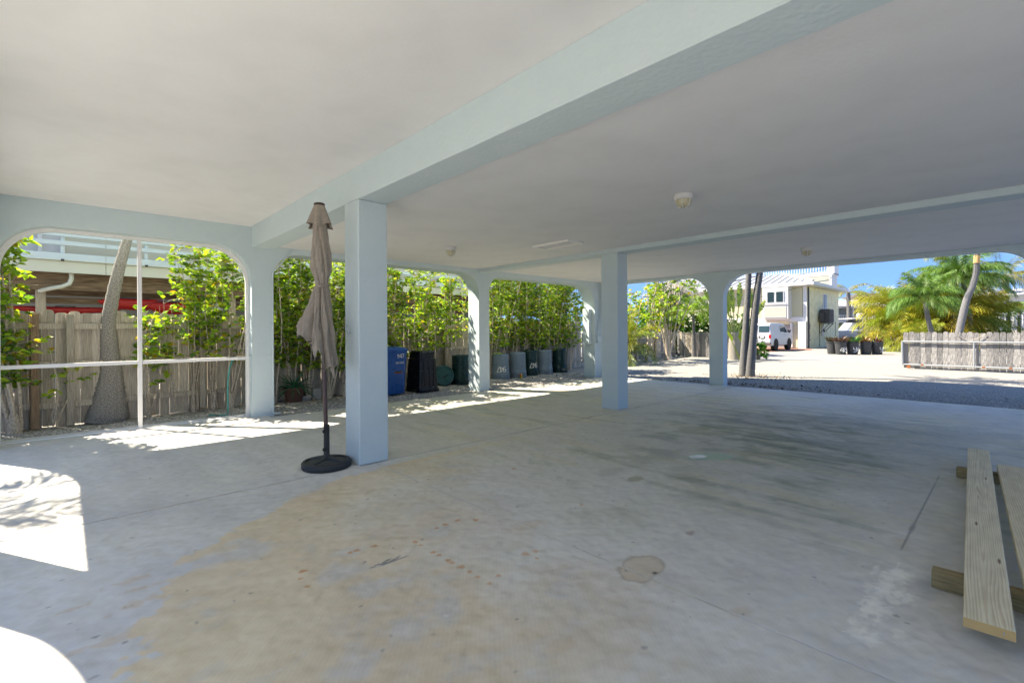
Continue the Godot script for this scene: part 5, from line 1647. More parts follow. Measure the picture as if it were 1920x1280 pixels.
# ---------------------------------------------------------------- small things near the house
func make_small_things() -> void:
	# spiky plant in a pot
	var t := thing("spiky_potted_plant", "spiky green aloe-like plant in a dark pot at the foot of the hedge", "potted plant", Vector3(3.33, 0.0, -9.93))
	var b := MB.new()
	b.lathe([[0.0, 0.0], [0.14, 0.0], [0.19, 0.24], [0.205, 0.24], [0.205, 0.28], [0.185, 0.28], [0.18, 0.25], [0.0, 0.25]], 20)
	obj("pot", b.mesh(), M.terracotta, t)
	b = MB.new()
	b.lathe([[0.0, 0.262], [0.182, 0.258]], 16)
	obj("soil", b.mesh(), M.soil, t)
	for i in 30:
		b = MB.new()
		var a := i * 2.4
		var e := lerpf(1.3, -0.1, i / 29.0) + R.randfn(0, 0.08)
		var l := R.randf_range(0.34, 0.52)
		var pts := []
		var o := Vector3(cos(a), 0, sin(a))
		for k in 6:
			var s := k / 5.0
			pts.append(Vector3(0, 0.27, 0) + o * l * s * cos(e * (1.0 - 0.25 * s)) + Vector3.UP * (l * s * sin(e) - 0.22 * s * s * (1.1 - sin(maxf(e, 0.0)) * 0.8)))
		b.col = Color(0.035, 0.12, 0.055) * R.randf_range(0.8, 1.4)
		b.tube(pts, [0.021, 0.02, 0.017, 0.012, 0.007, 0.001], 5, false)
		obj("spiky_leaf", b.mesh(), M.waxy, t)
	# pavers left in a stack
	for i in 7:
		b = MB.new()
		b.box(Vector3(0, 0.022, 0), Vector3(0.17, 0.042, 0.2), Basis(Vector3.UP, R.randfn(0, 0.06)), 0.005)
		var col := 0 if i < 5 else 1
		var o := obj("paver", b.mesh(), M.brick_grey, self, Vector3(3.78 - col * 0.20, (i if col == 0 else i - 5) * 0.045, -10.0 - col * 0.02))
		tag(o, ["bottom paver of the taller grey stack by the fence", "second paver from the bottom of the taller grey stack", "middle paver of the taller grey stack", "second paver from the top of the taller stack", "topmost paver of the taller grey stack by the fence", "lower paver of the short pair beside the spiky pot", "upper paver of the short pair beside the spiky pot"][i], "paver", "grey pavers stacked by the hedge")
	# garden hose hanging from a tap on the pillar
	t = thing("garden_hose", "teal garden hose hanging from a tap at the screened arch's right pillar", "hose", Vector3.ZERO)
	b = MB.new()
	b.tube([Vector3(2.10, 0.97, -9.08), Vector3(2.06, 0.93, -9.09), Vector3(2.02, 0.82, -9.10), Vector3(1.99, 0.62, -9.10), Vector3(1.985, 0.35, -9.10), Vector3(1.985, 0.1, -9.09), Vector3(1.975, 0.012, -9.08), Vector3(1.9, 0.005, -9.15), Vector3(1.75, 0.008, -9.3)], [0.012], 8)
	obj("hose", b.mesh(), M.hose, t)
	b = MB.new()
	b.tube([Vector3(2.24, 1.0, -8.99), Vector3(2.17, 1.0, -9.03), Vector3(2.12, 0.985, -9.07), Vector3(2.10, 0.95, -9.08)], [0.014, 0.016, 0.016, 0.018], 8)
	b.lathe([[0.0, 0.02], [0.03, 0.02], [0.032, 0.03], [0.0, 0.034]], 10, Transform3D(Basis(), Vector3(2.15, 1.01, -9.05)))
	obj("tap", b.mesh(), M.brass, t)
	# fallen leaves
	var spots := [Vector3(-0.38, 0.03, -9.45), Vector3(1.05, 0.03, -9.72), Vector3(1.86, 0.0, -9.12), Vector3(1.72, 0.03, -9.9), Vector3(4.22, 0.0, -9.82), Vector3(3.62, 0.0, -9.75), Vector3(11.9, 0.0, -9.7), Vector3(2.3, 0.02, -9.85), Vector3(20.9, 0.0, -10.6), Vector3(23.0, 0.0, -10.7), Vector3(3.86, 0.0, -9.8)]
	var where := ["at the foot of the thick-stemmed shrub", "under the whippy shrub by the mullion", "beside the end of the teal hose", "below the tall straight shrub", "in front of the near post's hedge trunks", "before the short paver pair", "near the far corner pillar", "by the leaning grey stems", "under the forked tree", "near the slender young palm", "before the taller paver stack"]
	for i in spots.size():
		b = MB.new()
		b.leaf(Vector3.ZERO, rnd_dir() * 0.11, Vector3(0, 0.1, 1).normalized(), Vector3.UP, 0.045, 0.25, -0.1)
		tag(obj("fallen_leaf", b.mesh(), M.dead_leaf, self, spots[i] + Vector3(0, 0.012, 0), Basis(Vector3.UP, R.randf() * TAU)), "dry orange leaf fallen on the gravel " + where[i], "leaf", "fallen leaves on the gravel")
	# bits of grit and twigs on the slab
	var grit := [Vector2(2.39, -1.97), Vector2(2.08, -1.74), Vector2(2.27, -1.21), Vector2(2.2, -1.2), Vector2(1.94, -1.42), Vector2(8.9, -0.65), Vector2(2.21, -1.09), Vector2(1.55, -2.18), Vector2(1.53, -2.81)]
	var gl := ["left of the ring stain", "below the ring stain's left side", "between ring stain and near edge, upper", "between ring stain and near edge, lower", "near the front edge left of the ring stain", "far right, beyond the timber boards", "at the bottom centre of the photo", "left of the rust drips", "by the pencil scratches"]
	for i in grit.size():
		b = MB.new()
		var a := R.randf() * TAU
		var l := R.randf_range(0.008, 0.02)
		b.tube([Vector3.ZERO, Vector3(cos(a), 0.1, sin(a)) * l * 0.5, Vector3(cos(a + 0.4), 0, sin(a + 0.4)) * l], [0.0018, 0.0022, 0.001], 5)
		tag(obj("dry_twig", b.mesh(), M.bark, self, Vector3(grit[i].x, 0.004, grit[i].y)), "tiny dark twig on the slab " + gl[i], "twig", "twigs on the slab")

func board(called: String, label: String, a: Vector3, e: Vector3, w: float, th: float, m: Material, side_sign := 1.0) -> void:
	var t := thing(called, label, "board", a, 0.0, "timber laid on bearers")
	var d := (e - a)
	var l := d.length()
	d = d.normalized()
	var s := d.cross(Vector3.UP).normalized()
	var up := s.cross(d).normalized()
	var bs := Basis(d, up, -s)
	var b := MB.new()
	var x := Transform3D(Basis(d, up, d.cross(up)), Vector3.ZERO)
	var h := w / 2
	var z := 0.004
	# top face carries the flat-sawn figure; edges eased
	b.quad_uv([x * Vector3(0, 0, -h + z), x * Vector3(l, 0, -h + z), x * Vector3(l, 0, h - z), x * Vector3(0, 0, h - z)], up, [Vector2(0, 1), Vector2(0, 0), Vector2(1, 0), Vector2(1, 1)])
	for sg in [-1.0, 1.0]:
		b.quad_uv([x * Vector3(0, 0, sg * (h - z)), x * Vector3(l, 0, sg * (h - z)), x * Vector3(l, -z, sg * h), x * Vector3(0, -z, sg * h)], x.basis * Vector3(0, 1, sg), [Vector2(0, 1), Vector2(0, 0), Vector2(0.04, 0), Vector2(0.04, 1)])
		b.quad_uv([x * Vector3(0, -z, sg * h), x * Vector3(l, -z, sg * h), x * Vector3(l, -th, sg * h), x * Vector3(0, -th, sg * h)], x.basis * Vector3(0, 0, sg), [Vector2(0.1, 1), Vector2(0.1, 0), Vector2(0.3, 0), Vector2(0.3, 1)])
	b.face([x * Vector3(0, -th, -h), x * Vector3(l, -th, -h), x * Vector3(l, -th, h), x * Vector3(0, -th, h)], -up)
	obj("plank", b.mesh(), m, t)
	for q in [0.0, l]:
		b = MB.new()
		b.face([x * Vector3(q, -z, -h), x * Vector3(q, 0, -h + z), x * Vector3(q, 0, h - z), x * Vector3(q, -z, h), x * Vector3(q, -th, h), x * Vector3(q, -th, -h)], d * (-1.0 if q == 0.0 else 1.0))
		obj("sawn_end", b.mesh(), M.pine_end, t)

func make_timber() -> void:
	var b := MB.new()
	b.box(Vector3.ZERO, Vector3(0.088, 0.088, 1.6), Basis(), 0.002)
	tag(obj("bearer", b.mesh(), M.treated, self, Vector3(3.46, 0.046, 0.48), Basis(Vector3.UP, 0.02)), "near treated timber bearer lying under the pale boards", "bearer", "timber bearers under the boards")
	tag(obj("bearer", b.mesh(), M.treated, self, Vector3(6.10, 0.046, 0.41), Basis(Vector3.UP, -0.03)), "far treated timber bearer lying under the pale boards", "bearer", "timber bearers under the boards")
	board("timber_board", "long pale pine board laid across two bearers, the left one, its knotty end nearest", Vector3(2.86, 0.137, -0.085), Vector3(6.93, 0.137, -0.275), 0.16, 0.042, M.pine)
	board("timber_board", "long pale pine board at the right edge of the photo, tilted against its neighbour", Vector3(2.86, 0.137, 0.14), Vector3(6.28, 0.137, -0.04), 0.175, 0.042, M.pine_b)
	b = MB.new()
	b.box(Vector3.ZERO, Vector3(0.002, 0.014, 0.003))
	tag(obj("staple", b.mesh(), M.steel, self, Vector3(2.857, 0.118, -0.04)), "small steel staple in the near end of the left pine board", "staple")

# ---------------------------------------------------------------- across the lane
const FACE := -0.755   # turn of things that stand square to the canal, about 43 degrees to the house

func add_box(t: Node3D, called: String, m: Material, c: Vector3, s: Vector3, bev := 0.0, b := Basis()) -> MeshInstance3D:
	var k := MB.new()
	k.box(Vector3.ZERO, s, Basis(), bev)
	return obj(called, k.mesh(), m, t, c, b)

func add_face(t: Node3D, called: String, m: Material, pts: Array, up: Vector3, th := 0.05) -> void:
	var b := MB.new()
	b.face(pts, up)
	var lo := []
	for p in pts: lo.append(p - up.normalized() * th)
	b.face(lo, -up)
	for i in pts.size():
		var j := (i + 1) % pts.size()
		var mid: Vector3 = (pts[i] + pts[j]) / 2.0
		var ctr := Vector3.ZERO
		for p in pts: ctr += p / pts.size()
		b.face([pts[i], pts[j], lo[j], lo[i]], mid - ctr)
	obj(called, b.mesh(), m, t)

func make_van() -> void:
	var t := thing("white_van", "white panel van parked on the brick drive, its back and right side in view", "van", Vector3(32.75, -0.03, -12.4))
	var prof := [Vector2(0.0, 0.42), Vector2(-0.02, 0.62), Vector2(0.0, 1.0), Vector2(0.09, 1.68), Vector2(0.16, 1.77), Vector2(0.4, 1.815), Vector2(1.6, 1.83), Vector2(2.55, 1.80), Vector2(2.78, 1.74), Vector2(3.28, 1.20), Vector2(3.95, 1.08), Vector2(4.16, 0.98), Vector2(4.24, 0.8), Vector2(4.24, 0.42), Vector2(4.1, 0.34), Vector2(0.1, 0.34)]
	var b := MB.new()
	var sl := []
	for q in [[0.0, 0.955, 0.10], [0.03, 0.985, 0.05], [0.09, 1.0, 0.0], [1.63, 1.0, 0.0], [1.69, 0.985, 0.05], [1.72, 0.955, 0.10]]:
		var rg := []
		for p in prof:
			var w: Vector2 = Vector2(2.1, 1.0) + (p - Vector2(2.1, 1.0)) * q[1]
			# the sides lean in above the waist
			var tum: float = maxf(0.0, p.y - 1.0) * 0.16
			rg.append(Vector3(w.x, w.y, lerpf(q[0], 0.86, tum / 0.86)))
		sl.append(rg)
	for j in sl.size() - 1:
		for i in prof.size():
			var k := (i + 1) % prof.size()
			var mid: Vector3 = (sl[j][i] + sl[j + 1][k]) / 2.0 - Vector3(2.1, 1.0, 0.86)
			b.face([sl[j][i], sl[j][k], sl[j + 1][k], sl[j + 1][i]], mid * Vector3(0.5, 2.0, 1.0))
	for j in [0, sl.size() - 1]:
		var pl := PackedVector2Array(prof)
		var idx := Geometry2D.triangulate_polygon(pl)
		for k in range(0, idx.size(), 3): b.face([sl[j][idx[k]], sl[j][idx[k + 1]], sl[j][idx[k + 2]]], Vector3(0, 0, -1.0 if j == 0 else 1.0))
	obj("body", b.mesh(), M.van_paint, t)
	var tilt := Basis(Vector3(0, 0, 1), -0.13)
	for z in [0.47, 1.25]:
		add_box(t, "rear_window", M.glass_van, Vector3(0.045, 1.42, z), Vector3(0.03, 0.40, 0.62), 0.012, tilt)
	add_box(t, "door_seam", M.bumper, Vector3(0.02, 1.15, 0.86), Vector3(0.02, 1.2, 0.014), 0.0, Basis(Vector3(0, 0, 1), -0.09))
	for z in [0.10, 1.62]:
		add_box(t, "tail_light", M.tail, Vector3(0.012, 0.93, z), Vector3(0.05, 0.25, 0.13), 0.01)
	add_box(t, "number_plate_frame", M.bumper, Vector3(-0.012, 0.90, 1.14), Vector3(0.02, 0.15, 0.38), 0.004)
	add_box(t, "number_plate", M.plate, Vector3(-0.024, 0.895, 1.16), Vector3(0.01, 0.10, 0.22), 0.002)
	add_box(t, "rear_bumper", M.bumper, Vector3(-0.06, 0.49, 0.86), Vector3(0.16, 0.15, 1.70), 0.03)
	var lean := Basis(Vector3.RIGHT, -0.155)
	for q in [[1.95, 0.30], [2.33, 0.30]]:
		add_box(t, "side_window", M.glass_van, Vector3(q[0], 1.42, 1.655), Vector3(q[1], 0.40, 0.03), 0.012, lean)
	b = MB.new()
	b.prism(PackedVector2Array([Vector2(2.56, 1.22), Vector2(2.56, 1.64), Vector2(2.74, 1.64), Vector2(3.14, 1.22)]), 0.02, Transform3D(Basis(Vector3.RIGHT, -0.155), Vector3(0, -0.025, 1.86)))
	obj("side_window", b.mesh(), M.glass_dark, t)
	add_box(t, "windscreen", M.glass_dark, Vector3(3.05, 1.47, 0.86), Vector3(0.03, 0.68, 1.35), 0.01, Basis(Vector3(0, 0, 1), 0.75))
	add_box(t, "wing_mirror", M.bumper, Vector3(2.98, 1.30, 1.86), Vector3(0.12, 0.22, 0.18), 0.03)
	add_box(t, "door_handle", M.bumper, Vector3(2.55, 1.05, 1.725), Vector3(0.14, 0.03, 0.02), 0.006)
	for q in [[0.80, 1.60], [3.40, 1.60], [0.80, 0.12], [3.40, 0.12]]:
		b = MB.new()
		var x := Transform3D(Basis(Vector3.RIGHT, PI / 2), Vector3(q[0], 0.33, q[1]))
		b.lathe([[0.17, -0.10], [0.30, -0.11], [0.325, -0.08], [0.325, 0.08], [0.30, 0.11], [0.17, 0.10]], 22, x)
		var w := obj("wheel", b.mesh(), M.rubber, t)
		b = MB.new()
		b.lathe([[0.0, -0.09], [0.17, -0.105], [0.17, 0.105], [0.12, 0.07], [0.0, 0.09]], 18, x)
		obj("rim", b.mesh(), M.hub, w)
		b = MB.new()
		b.lathe([[0.0, 0.0], [0.40, 0.0], [0.40, 0.02], [0.0, 0.02]], 22, Transform3D(Basis(Vector3.RIGHT, PI / 2), Vector3(q[0], 0.40, 1.726 if q[1] > 1.0 else -0.004)), 0.0, TAU)
		obj("wheel_arch", b.mesh(), M.rubber, t)

func railing(t: Node3D, m: Material, a: Vector3, e: Vector3, h: float, step: float, pick := 0.035) -> void:
	var d := e - a
	var n := int(d.length() / step)
	var b := MB.new()
	b.tube([a + Vector3(0, h, 0), e + Vector3(0, h, 0)], [0.05], 4)
	obj("top_rail", b.mesh(), m, t)
	b = MB.new()
	b.tube([a + Vector3(0, 0.1, 0), e + Vector3(0, 0.1, 0)], [0.04], 4)
	obj("bottom_rail", b.mesh(), m, t)
	var pk := MB.new()
	pk.box(Vector3(0, h / 2, 0), Vector3(pick, h, pick))
	var ms := pk.mesh()
	for i in n + 1: obj("baluster", ms, m, t, a + d * (float(i) / n))

func make_yellow_house() -> void:
	var t := thing("yellow_house", "pale yellow two storey house with projecting window bay and silvery hipped roof", "house")
	add_box(t, "wall", M.stucco_yellow, Vector3(43.3, 2.2, -13.9), Vector3(8.8, 4.5, 7.2))
	# facade towards the lane
	for i in 12:
		add_box(t, "siding_board", M.siding_yellow, Vector3(38.88, 2.35 + i * 0.18 + 0.09, -15.3), Vector3(0.05, 0.185, 4.4), 0.0, Basis(Vector3(0, 0, 1), -0.06))
	add_box(t, "wall_panel", M.stucco_yellow_clean, Vector3(38.87, 3.4, -10.95), Vector3(0.06, 2.3, 0.7))
	for q in [[-10.42, 0.24, 2.25, 4.5], [-11.36, 0.12, 2.25, 4.5], [-13.12, 0.14, 1.9, 4.5]]:
		add_box(t, "corner_board", M.white, Vector3(38.84, (q[2] + q[3]) / 2, q[0]), Vector3(0.08, q[3] - q[2], q[1]))
	add_box(t, "band_board", M.white, Vector3(38.83, 2.08, -13.9), Vector3(0.10, 0.34, 7.24))
	# ground floor: garage door between piers
	add_box(t, "garage_door", mat(0.30, 0.28, 0.27, 0.6), Vector3(38.87, 0.85, -12.4), Vector3(0.06, 1.7, 2.4))
	for i in 3: add_box(t, "garage_panel", mat(0.32, 0.30, 0.29, 0.6), Vector3(38.83, 0.4 + i * 0.5, -12.4), Vector3(0.04, 0.44, 2.3), 0.008)
	add_box(t, "pier", M.white, Vector3(38.72, 0.93, -10.55), Vector3(0.36, 1.95, 0.50), 0.01)
	add_box(t, "pier", M.white, Vector3(38.80, 0.93, -11.30), Vector3(0.16, 1.8, 0.16), 0.01)
	for i in 10: add_box(t, "siding_board", M.siding_yellow, Vector3(38.86, 0.1 + i * 0.17, -10.98), Vector3(0.05, 0.172, 0.44), 0.0, Basis(Vector3(0, 0, 1), -0.06))
	# bay
	add_box(t, "bay", M.white, Vector3(38.55, 3.28, -12.22), Vector3(0.62, 2.32, 1.74))
	for i in 5: add_box(t, "siding_board", M.siding_pale, Vector3(38.225, 2.32 + i * 0.16, -12.22), Vector3(0.04, 0.165, 1.5), 0.0, Basis(Vector3(0, 0, 1), -0.07))
	for z in [-12.50, -11.90]:
		var w := add_box(t, "window", M.white_frame, Vector3(38.21, 3.75, z), Vector3(0.06, 0.86, 0.56), 0.006)
		var k := MB.new()
		k.box(Vector3(-0.025, 0, 0), Vector3(0.04, 0.76, 0.46))
		obj("pane", k.mesh(), M.glass_dark, w)
	add_box(t, "window_trim", M.white, Vector3(38.215, 3.24, -12.22), Vector3(0.09, 0.10, 1.5), 0.006)
	# canal-side wall: window, ac bracket, stains
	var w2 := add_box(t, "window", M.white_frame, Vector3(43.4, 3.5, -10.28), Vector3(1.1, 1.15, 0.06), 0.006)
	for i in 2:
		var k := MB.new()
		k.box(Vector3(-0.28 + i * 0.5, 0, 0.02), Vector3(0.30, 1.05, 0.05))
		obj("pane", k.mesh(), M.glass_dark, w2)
	for i in 7:  # pale slats laid over the panes as a painted reflection
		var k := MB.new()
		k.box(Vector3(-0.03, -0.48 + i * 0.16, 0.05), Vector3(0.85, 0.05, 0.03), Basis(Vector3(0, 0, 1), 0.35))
		obj("reflection_slat", k.mesh(), M.white, w2)
	add_box(t, "corner_pipe", M.charcoal, Vector3(39.0, 2.2, -10.24), Vector3(0.09, 4.4, 0.08))
	var st := MB.new()
	for i in 16: st.box(Vector3(39.15 + R.randf_range(-0.12, 0.3), 0.3 + i * 0.1, -10.285), Vector3(R.randf_range(0.15, 0.4), R.randf_range(0.08, 0.2), 0.012))
	obj("bare_render_patch", st.mesh(), M.brick_grey, t)
	add_box(t, "meter_box", M.white, Vector3(42.6, 1.2, -10.24), Vector3(0.5, 0.7, 0.12), 0.02)
	add_box(t, "meter_glass", M.glass_dark, Vector3(42.65, 1.25, -10.17), Vector3(0.25, 0.3, 0.06), 0.02)
	for x in [41.9, 46.6]: add_box(t, "wall_joint", M.charcoal, Vector3(x, 1.0, -10.29), Vector3(0.05, 2.0, 0.03))
	# eave, soffit and hipped metal roof
	add_box(t, "soffit", M.white, Vector3(43.35, 4.50, -13.9), Vector3(9.9, 0.06, 8.2))
	for q in [[Vector3(38.36, 4.62, -13.9), Vector3(0.06, 0.22, 8.3)], [Vector3(43.35, 4.62, -9.76), Vector3(9.98, 0.22, 0.06)]]:
		add_box(t, "gutter", M.white, q[0], q[1], 0.01)
	var e := [Vector3(38.4, 4.73, -9.8), Vector3(48.3, 4.73, -9.8), Vector3(48.3, 4.73, -18.0), Vector3(38.4, 4.73, -18.0)]
	var r := [Vector3(42.0, 5.75, -12.9), Vector3(44.7, 5.75, -12.9), Vector3(44.7, 5.75, -14.9), Vector3(42.0, 5.75, -14.9)]
	for i in 4:
		var j := (i + 1) % 4
		add_face(t, "roof_slope", M.roof_metal, [e[i], e[j], r[j], r[i]], Vector3([0.0, 1.0, 0.0, -1.0][i] * 0.4, 1, [1.0, 0.0, -1.0, 0.0][i] * 0.4), 0.03)
	add_face(t, "roof_slope", M.roof_metal, [r[0], r[1], r[2], r[3]], Vector3.UP, 0.03)
	for i in 15:
		var z := -10.6 - i * 0.5
		var f := clampf((-9.8 - z) / 3.1, 0.0, 1.0)
		var f2 := clampf((z + 18.0) / 3.1, 0.0, 1.0)
		var u := minf(minf(f, f2), 1.0)
		var k := MB.new()
		k.tube([Vector3(38.4, 4.76, z), Vector3(38.4 + 3.6 * u, 4.76 + 1.02 * u, z)], [0.025], 4)
		obj("roof_seam", k.mesh(), M.roof_metal, t)
	for i in 2:
		var k := MB.new()
		k.tube([e[[0, 3][i]] + Vector3(0, 0.05, 0), r[[0, 3][i]] + Vector3(0, 0.05, 0)], [0.10], 6)
		obj("hip_cap", k.mesh(), M.roof_white, t)
	# the condenser on its wall brackets
	var a := thing("condenser_unit", "dark grey air conditioning condenser on wall brackets, yellow house's shaded side", "air conditioner", Vector3(42.33, 1.80, -9.90))
	add_box(a, "casing", M.ac, Vector3(0, 0.55, 0), Vector3(1.25, 1.05, 0.6), 0.03)
	for i in 11: add_box(a, "grille_slat", M.bumper, Vector3(-0.56 + i * 0.112, 0.55, 0.31), Vector3(0.045, 0.92, 0.03))
	add_box(a, "pipe_cover", M.ac, Vector3(-0.8, 0.45, -0.15), Vector3(0.2, 0.7, 0.3), 0.05)
	for x in [-0.45, 0.5]:
		var k := MB.new()
		k.tube([Vector3(x, -0.02, 0.32), Vector3(x, -0.02, -0.36), Vector3(x, -0.75, -0.36), Vector3(x, -0.02, 0.30)], [0.03], 5)
		obj("bracket", k.mesh(), M.bumper, a)
	# the taller white house behind
	t = thing("white_tall_house", "taller white sided house with a railed roof deck behind the yellow house", "house")
	add_box(t, "wall", M.white, Vector3(50.97, 3.0, -15.3), Vector3(1.85, 6.4, 8.0))
	for i in 34: add_box(t, "siding_board", M.siding_pale, Vector3(50.02, 0.2 + i * 0.18, -15.3), Vector3(0.06, 0.186, 7.9), 0.0, Basis(Vector3(0, 0, 1), -0.08))
	add_box(t, "corner_board", M.white, Vector3(50.0, 3.1, -11.36), Vector3(0.14, 6.4, 0.16))
	add_box(t, "deck_edge", M.white, Vector3(50.97, 6.28, -15.3), Vector3(2.0, 0.22, 8.2), 0.01)
	railing(t, M.white, Vector3(50.0, 6.35, -19.2), Vector3(50.0, 6.35, -11.4), 0.95, 0.22, 0.06)
	add_box(t, "stair_tower", M.white, Vector3(51.2, 7.4, -11.5), Vector3(1.5, 2.2, 0.6))
	t = thing("slate_roof_house", "house with a blue grey hipped roof behind the twin palm trunks", "house")
	add_box(t, "wall", M.siding_pale, Vector3(46.0, 2.4, -22.0), Vector3(5.0, 4.8, 7.6))
	var c := [Vector3(43.0, 4.8, -17.6), Vector3(49.0, 4.8, -17.6), Vector3(49.0, 4.8, -26.4), Vector3(43.0, 4.8, -26.4)]
	for i in 4:
		var j := (i + 1) % 4
		var p := Vector3(46.0, 7.3, -20.6 if i == 0 else (-23.6 if i == 2 else -20.6))
		var q := Vector3(46.0, 7.3, -23.6)
		var up := Vector3([0.0, 1.0, 0.0, -1.0][i] * 0.7, 1, [1.0, 0.0, -1.0, 0.0][i] * 0.7)
		if i % 2 == 0: add_face(t, "roof_slope", M.roof_slate, [c[i], c[j], p], up, 0.06)
		elif i == 1: add_face(t, "roof_slope", M.roof_slate, [c[i], c[j], q, p], up, 0.06)
		else: add_face(t, "roof_slope", M.roof_slate, [c[i], c[j], p, q], up, 0.06)

func make_far_houses() -> void:
	# white-roofed house beyond the boat; its own x axis runs left to right in the photo
	var t := thing("white_roof_house", "house with a dazzling white hipped roof and a shaded railed veranda behind the boat", "house", Vector3(73.6, -0.1, -15.9), FACE)
	add_box(t, "wall", M.wall_grey, Vector3(1.0, 2.1, -3.2), Vector3(13.0, 4.3, 5.0))
	add_box(t, "eave", M.roof_white, Vector3(1.0, 4.22, -2.2), Vector3(14.4, 0.26, 7.4))
	var e := [Vector3(-6.2, 4.35, 1.5), Vector3(8.2, 4.35, 1.5), Vector3(8.2, 4.35, -5.9), Vector3(-6.2, 4.35, -5.9)]
	add_face(t, "roof_slope", M.roof_white, [e[0], e[1], Vector3(3.6, 5.3, -1.6), Vector3(-3.0, 5.3, -1.6)], Vector3(0, 1, 0.5), 0.05)
	add_face(t, "roof_slope", M.roof_white, [e[1], e[2], Vector3(3.6, 5.3, -1.6)], Vector3(0.5, 1, 0), 0.05)
	add_face(t, "upper_roof", M.roof_teal, [Vector3(-4.5, 5.3, -1.5), Vector3(2.5, 5.3, -1.5), Vector3(0.2, 6.0, -3.2), Vector3(-4.5, 6.0, -3.2)], Vector3(0, 1, 0.4), 0.05)
	add_box(t, "upper_wall", M.siding_pale, Vector3(-1.5, 4.9, -3.0), Vector3(5.0, 0.9, 2.6))
	add_box(t, "veranda_floor", M.white, Vector3(1.0, 2.35, 0.2), Vector3(13.4, 0.22, 2.0))
	for x in [-3.0, 1.1, 4.4, 7.4]: add_box(t, "veranda_post", M.white, Vector3(x, 3.3, 1.1), Vector3(0.14, 1.8, 0.14))
	railing(t, M.white, Vector3(-4.0, 2.46, 1.1), Vector3(7.4, 2.46, 1.1), 0.72, 0.24, 0.06)
	for x in [-0.4, 2.6]:
		var w := add_box(t, "window", M.white_frame, Vector3(x, 3.3, -0.68), Vector3(0.9, 1.1, 0.06))
		var k := MB.new()
		k.box(Vector3(0, 0, 0.03), Vector3(0.78, 0.98, 0.05))
		obj("pane", k.mesh(), M.glass_van, w)
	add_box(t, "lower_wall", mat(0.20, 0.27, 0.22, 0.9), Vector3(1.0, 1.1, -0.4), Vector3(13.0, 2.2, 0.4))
	t = thing("brown_roof_house", "far house with a wide brown shingled hipped roof above the white roof", "house", Vector3(104.5, -0.1, -18.4), FACE)
	add_box(t, "wall", M.wall_grey, Vector3(4.0, 2.8, -6.0), Vector3(14.0, 5.8, 9.0))
	add_face(t, "roof_slope", M.roof_brown, [Vector3(-4.6, 5.7, 0.0), Vector3(13.0, 5.7, 0.0), Vector3(9.0, 8.2, -5.0), Vector3(2.6, 8.2, -5.0)], Vector3(0, 1, 0.5), 0.1)
	add_face(t, "roof_slope", M.roof_brown, [Vector3(-4.6, 5.7, 0.0), Vector3(2.6, 8.2, -5.0), Vector3(-4.6, 5.7, -10.0)], Vector3(-0.4, 1, 0), 0.1)
	# white deck house at the right edge
	t = thing("white_deck_house", "white house with a raised railed deck at the right edge, behind small palms", "house", Vector3(62.1, -0.1, -1.95), FACE)
	add_box(t, "deck", M.white, Vector3(3.6, 1.45, -0.9), Vector3(7.4, 0.42, 2.4), 0.01)
	for x in [0.3, 2.5, 4.8, 7.0]: add_box(t, "deck_pier", M.wood_b, Vector3(x, 0.6, -0.4), Vector3(0.25, 1.25, 0.25))
	railing(t, M.white, Vector3(0.0, 1.68, 0.25), Vector3(7.2, 1.68, 0.25), 1.15, 0.26, 0.07)
	for x in [0.0, 2.4, 4.8, 7.2]: add_box(t, "rail_post", M.white, Vector3(x, 2.3, 0.25), Vector3(0.16, 1.5, 0.16), 0.02)
	add_box(t, "wall", M.white, Vector3(4.9, 3.3, -2.2), Vector3(4.8, 3.4, 0.6))
	for x in [3.6, 5.4]:
		var w := add_box(t, "window", M.white_frame, Vector3(x, 3.3, -1.88), Vector3(0.9, 1.3, 0.06))
		var k := MB.new()
		k.box(Vector3(0, 0, 0.03), Vector3(0.75, 1.15, 0.05))
		obj("pane", k.mesh(), M.wall_grey, w)
	add_box(t, "screened_porch", M.glass_dark, Vector3(1.3, 3.2, -2.0), Vector3(2.2, 2.6, 0.3))
	add_face(t, "roof_slope", M.roof_white, [Vector3(0.2, 4.3, -0.6), Vector3(7.6, 4.9, -0.6), Vector3(7.6, 5.4, -3.4), Vector3(0.2, 4.8, -3.4)], Vector3(0, 1, 0.2), 0.12)
	t = thing("boat_mast", "white lattice mast and slim poles rising beyond the white deck", "mast", Vector3(68.0, -0.1, 0.0), FACE)
	for x in [-0.55, -0.2, 0.05]:
		var k := MB.new()
		k.tube([Vector3(x, 0, 0), Vector3(x, 6.3 if x == -0.2 else 5.4, 0)], [0.05], 6)
		obj("pole", k.mesh(), M.white, t)
	for i in 10:
		var k := MB.new()
		k.tube([Vector3(-0.2, 2.6 + i * 0.3, 0), Vector3(0.05, 2.75 + i * 0.3, 0)], [0.02], 4)
		obj("rung", k.mesh(), M.white, t)
	for x in [0.75, 1.15]:
		var k := MB.new()
		k.tube([Vector3(x, 0, 0), Vector3(x, 5.2, 0)], [0.04], 6)
		obj("pole", k.mesh(), M.white, t)

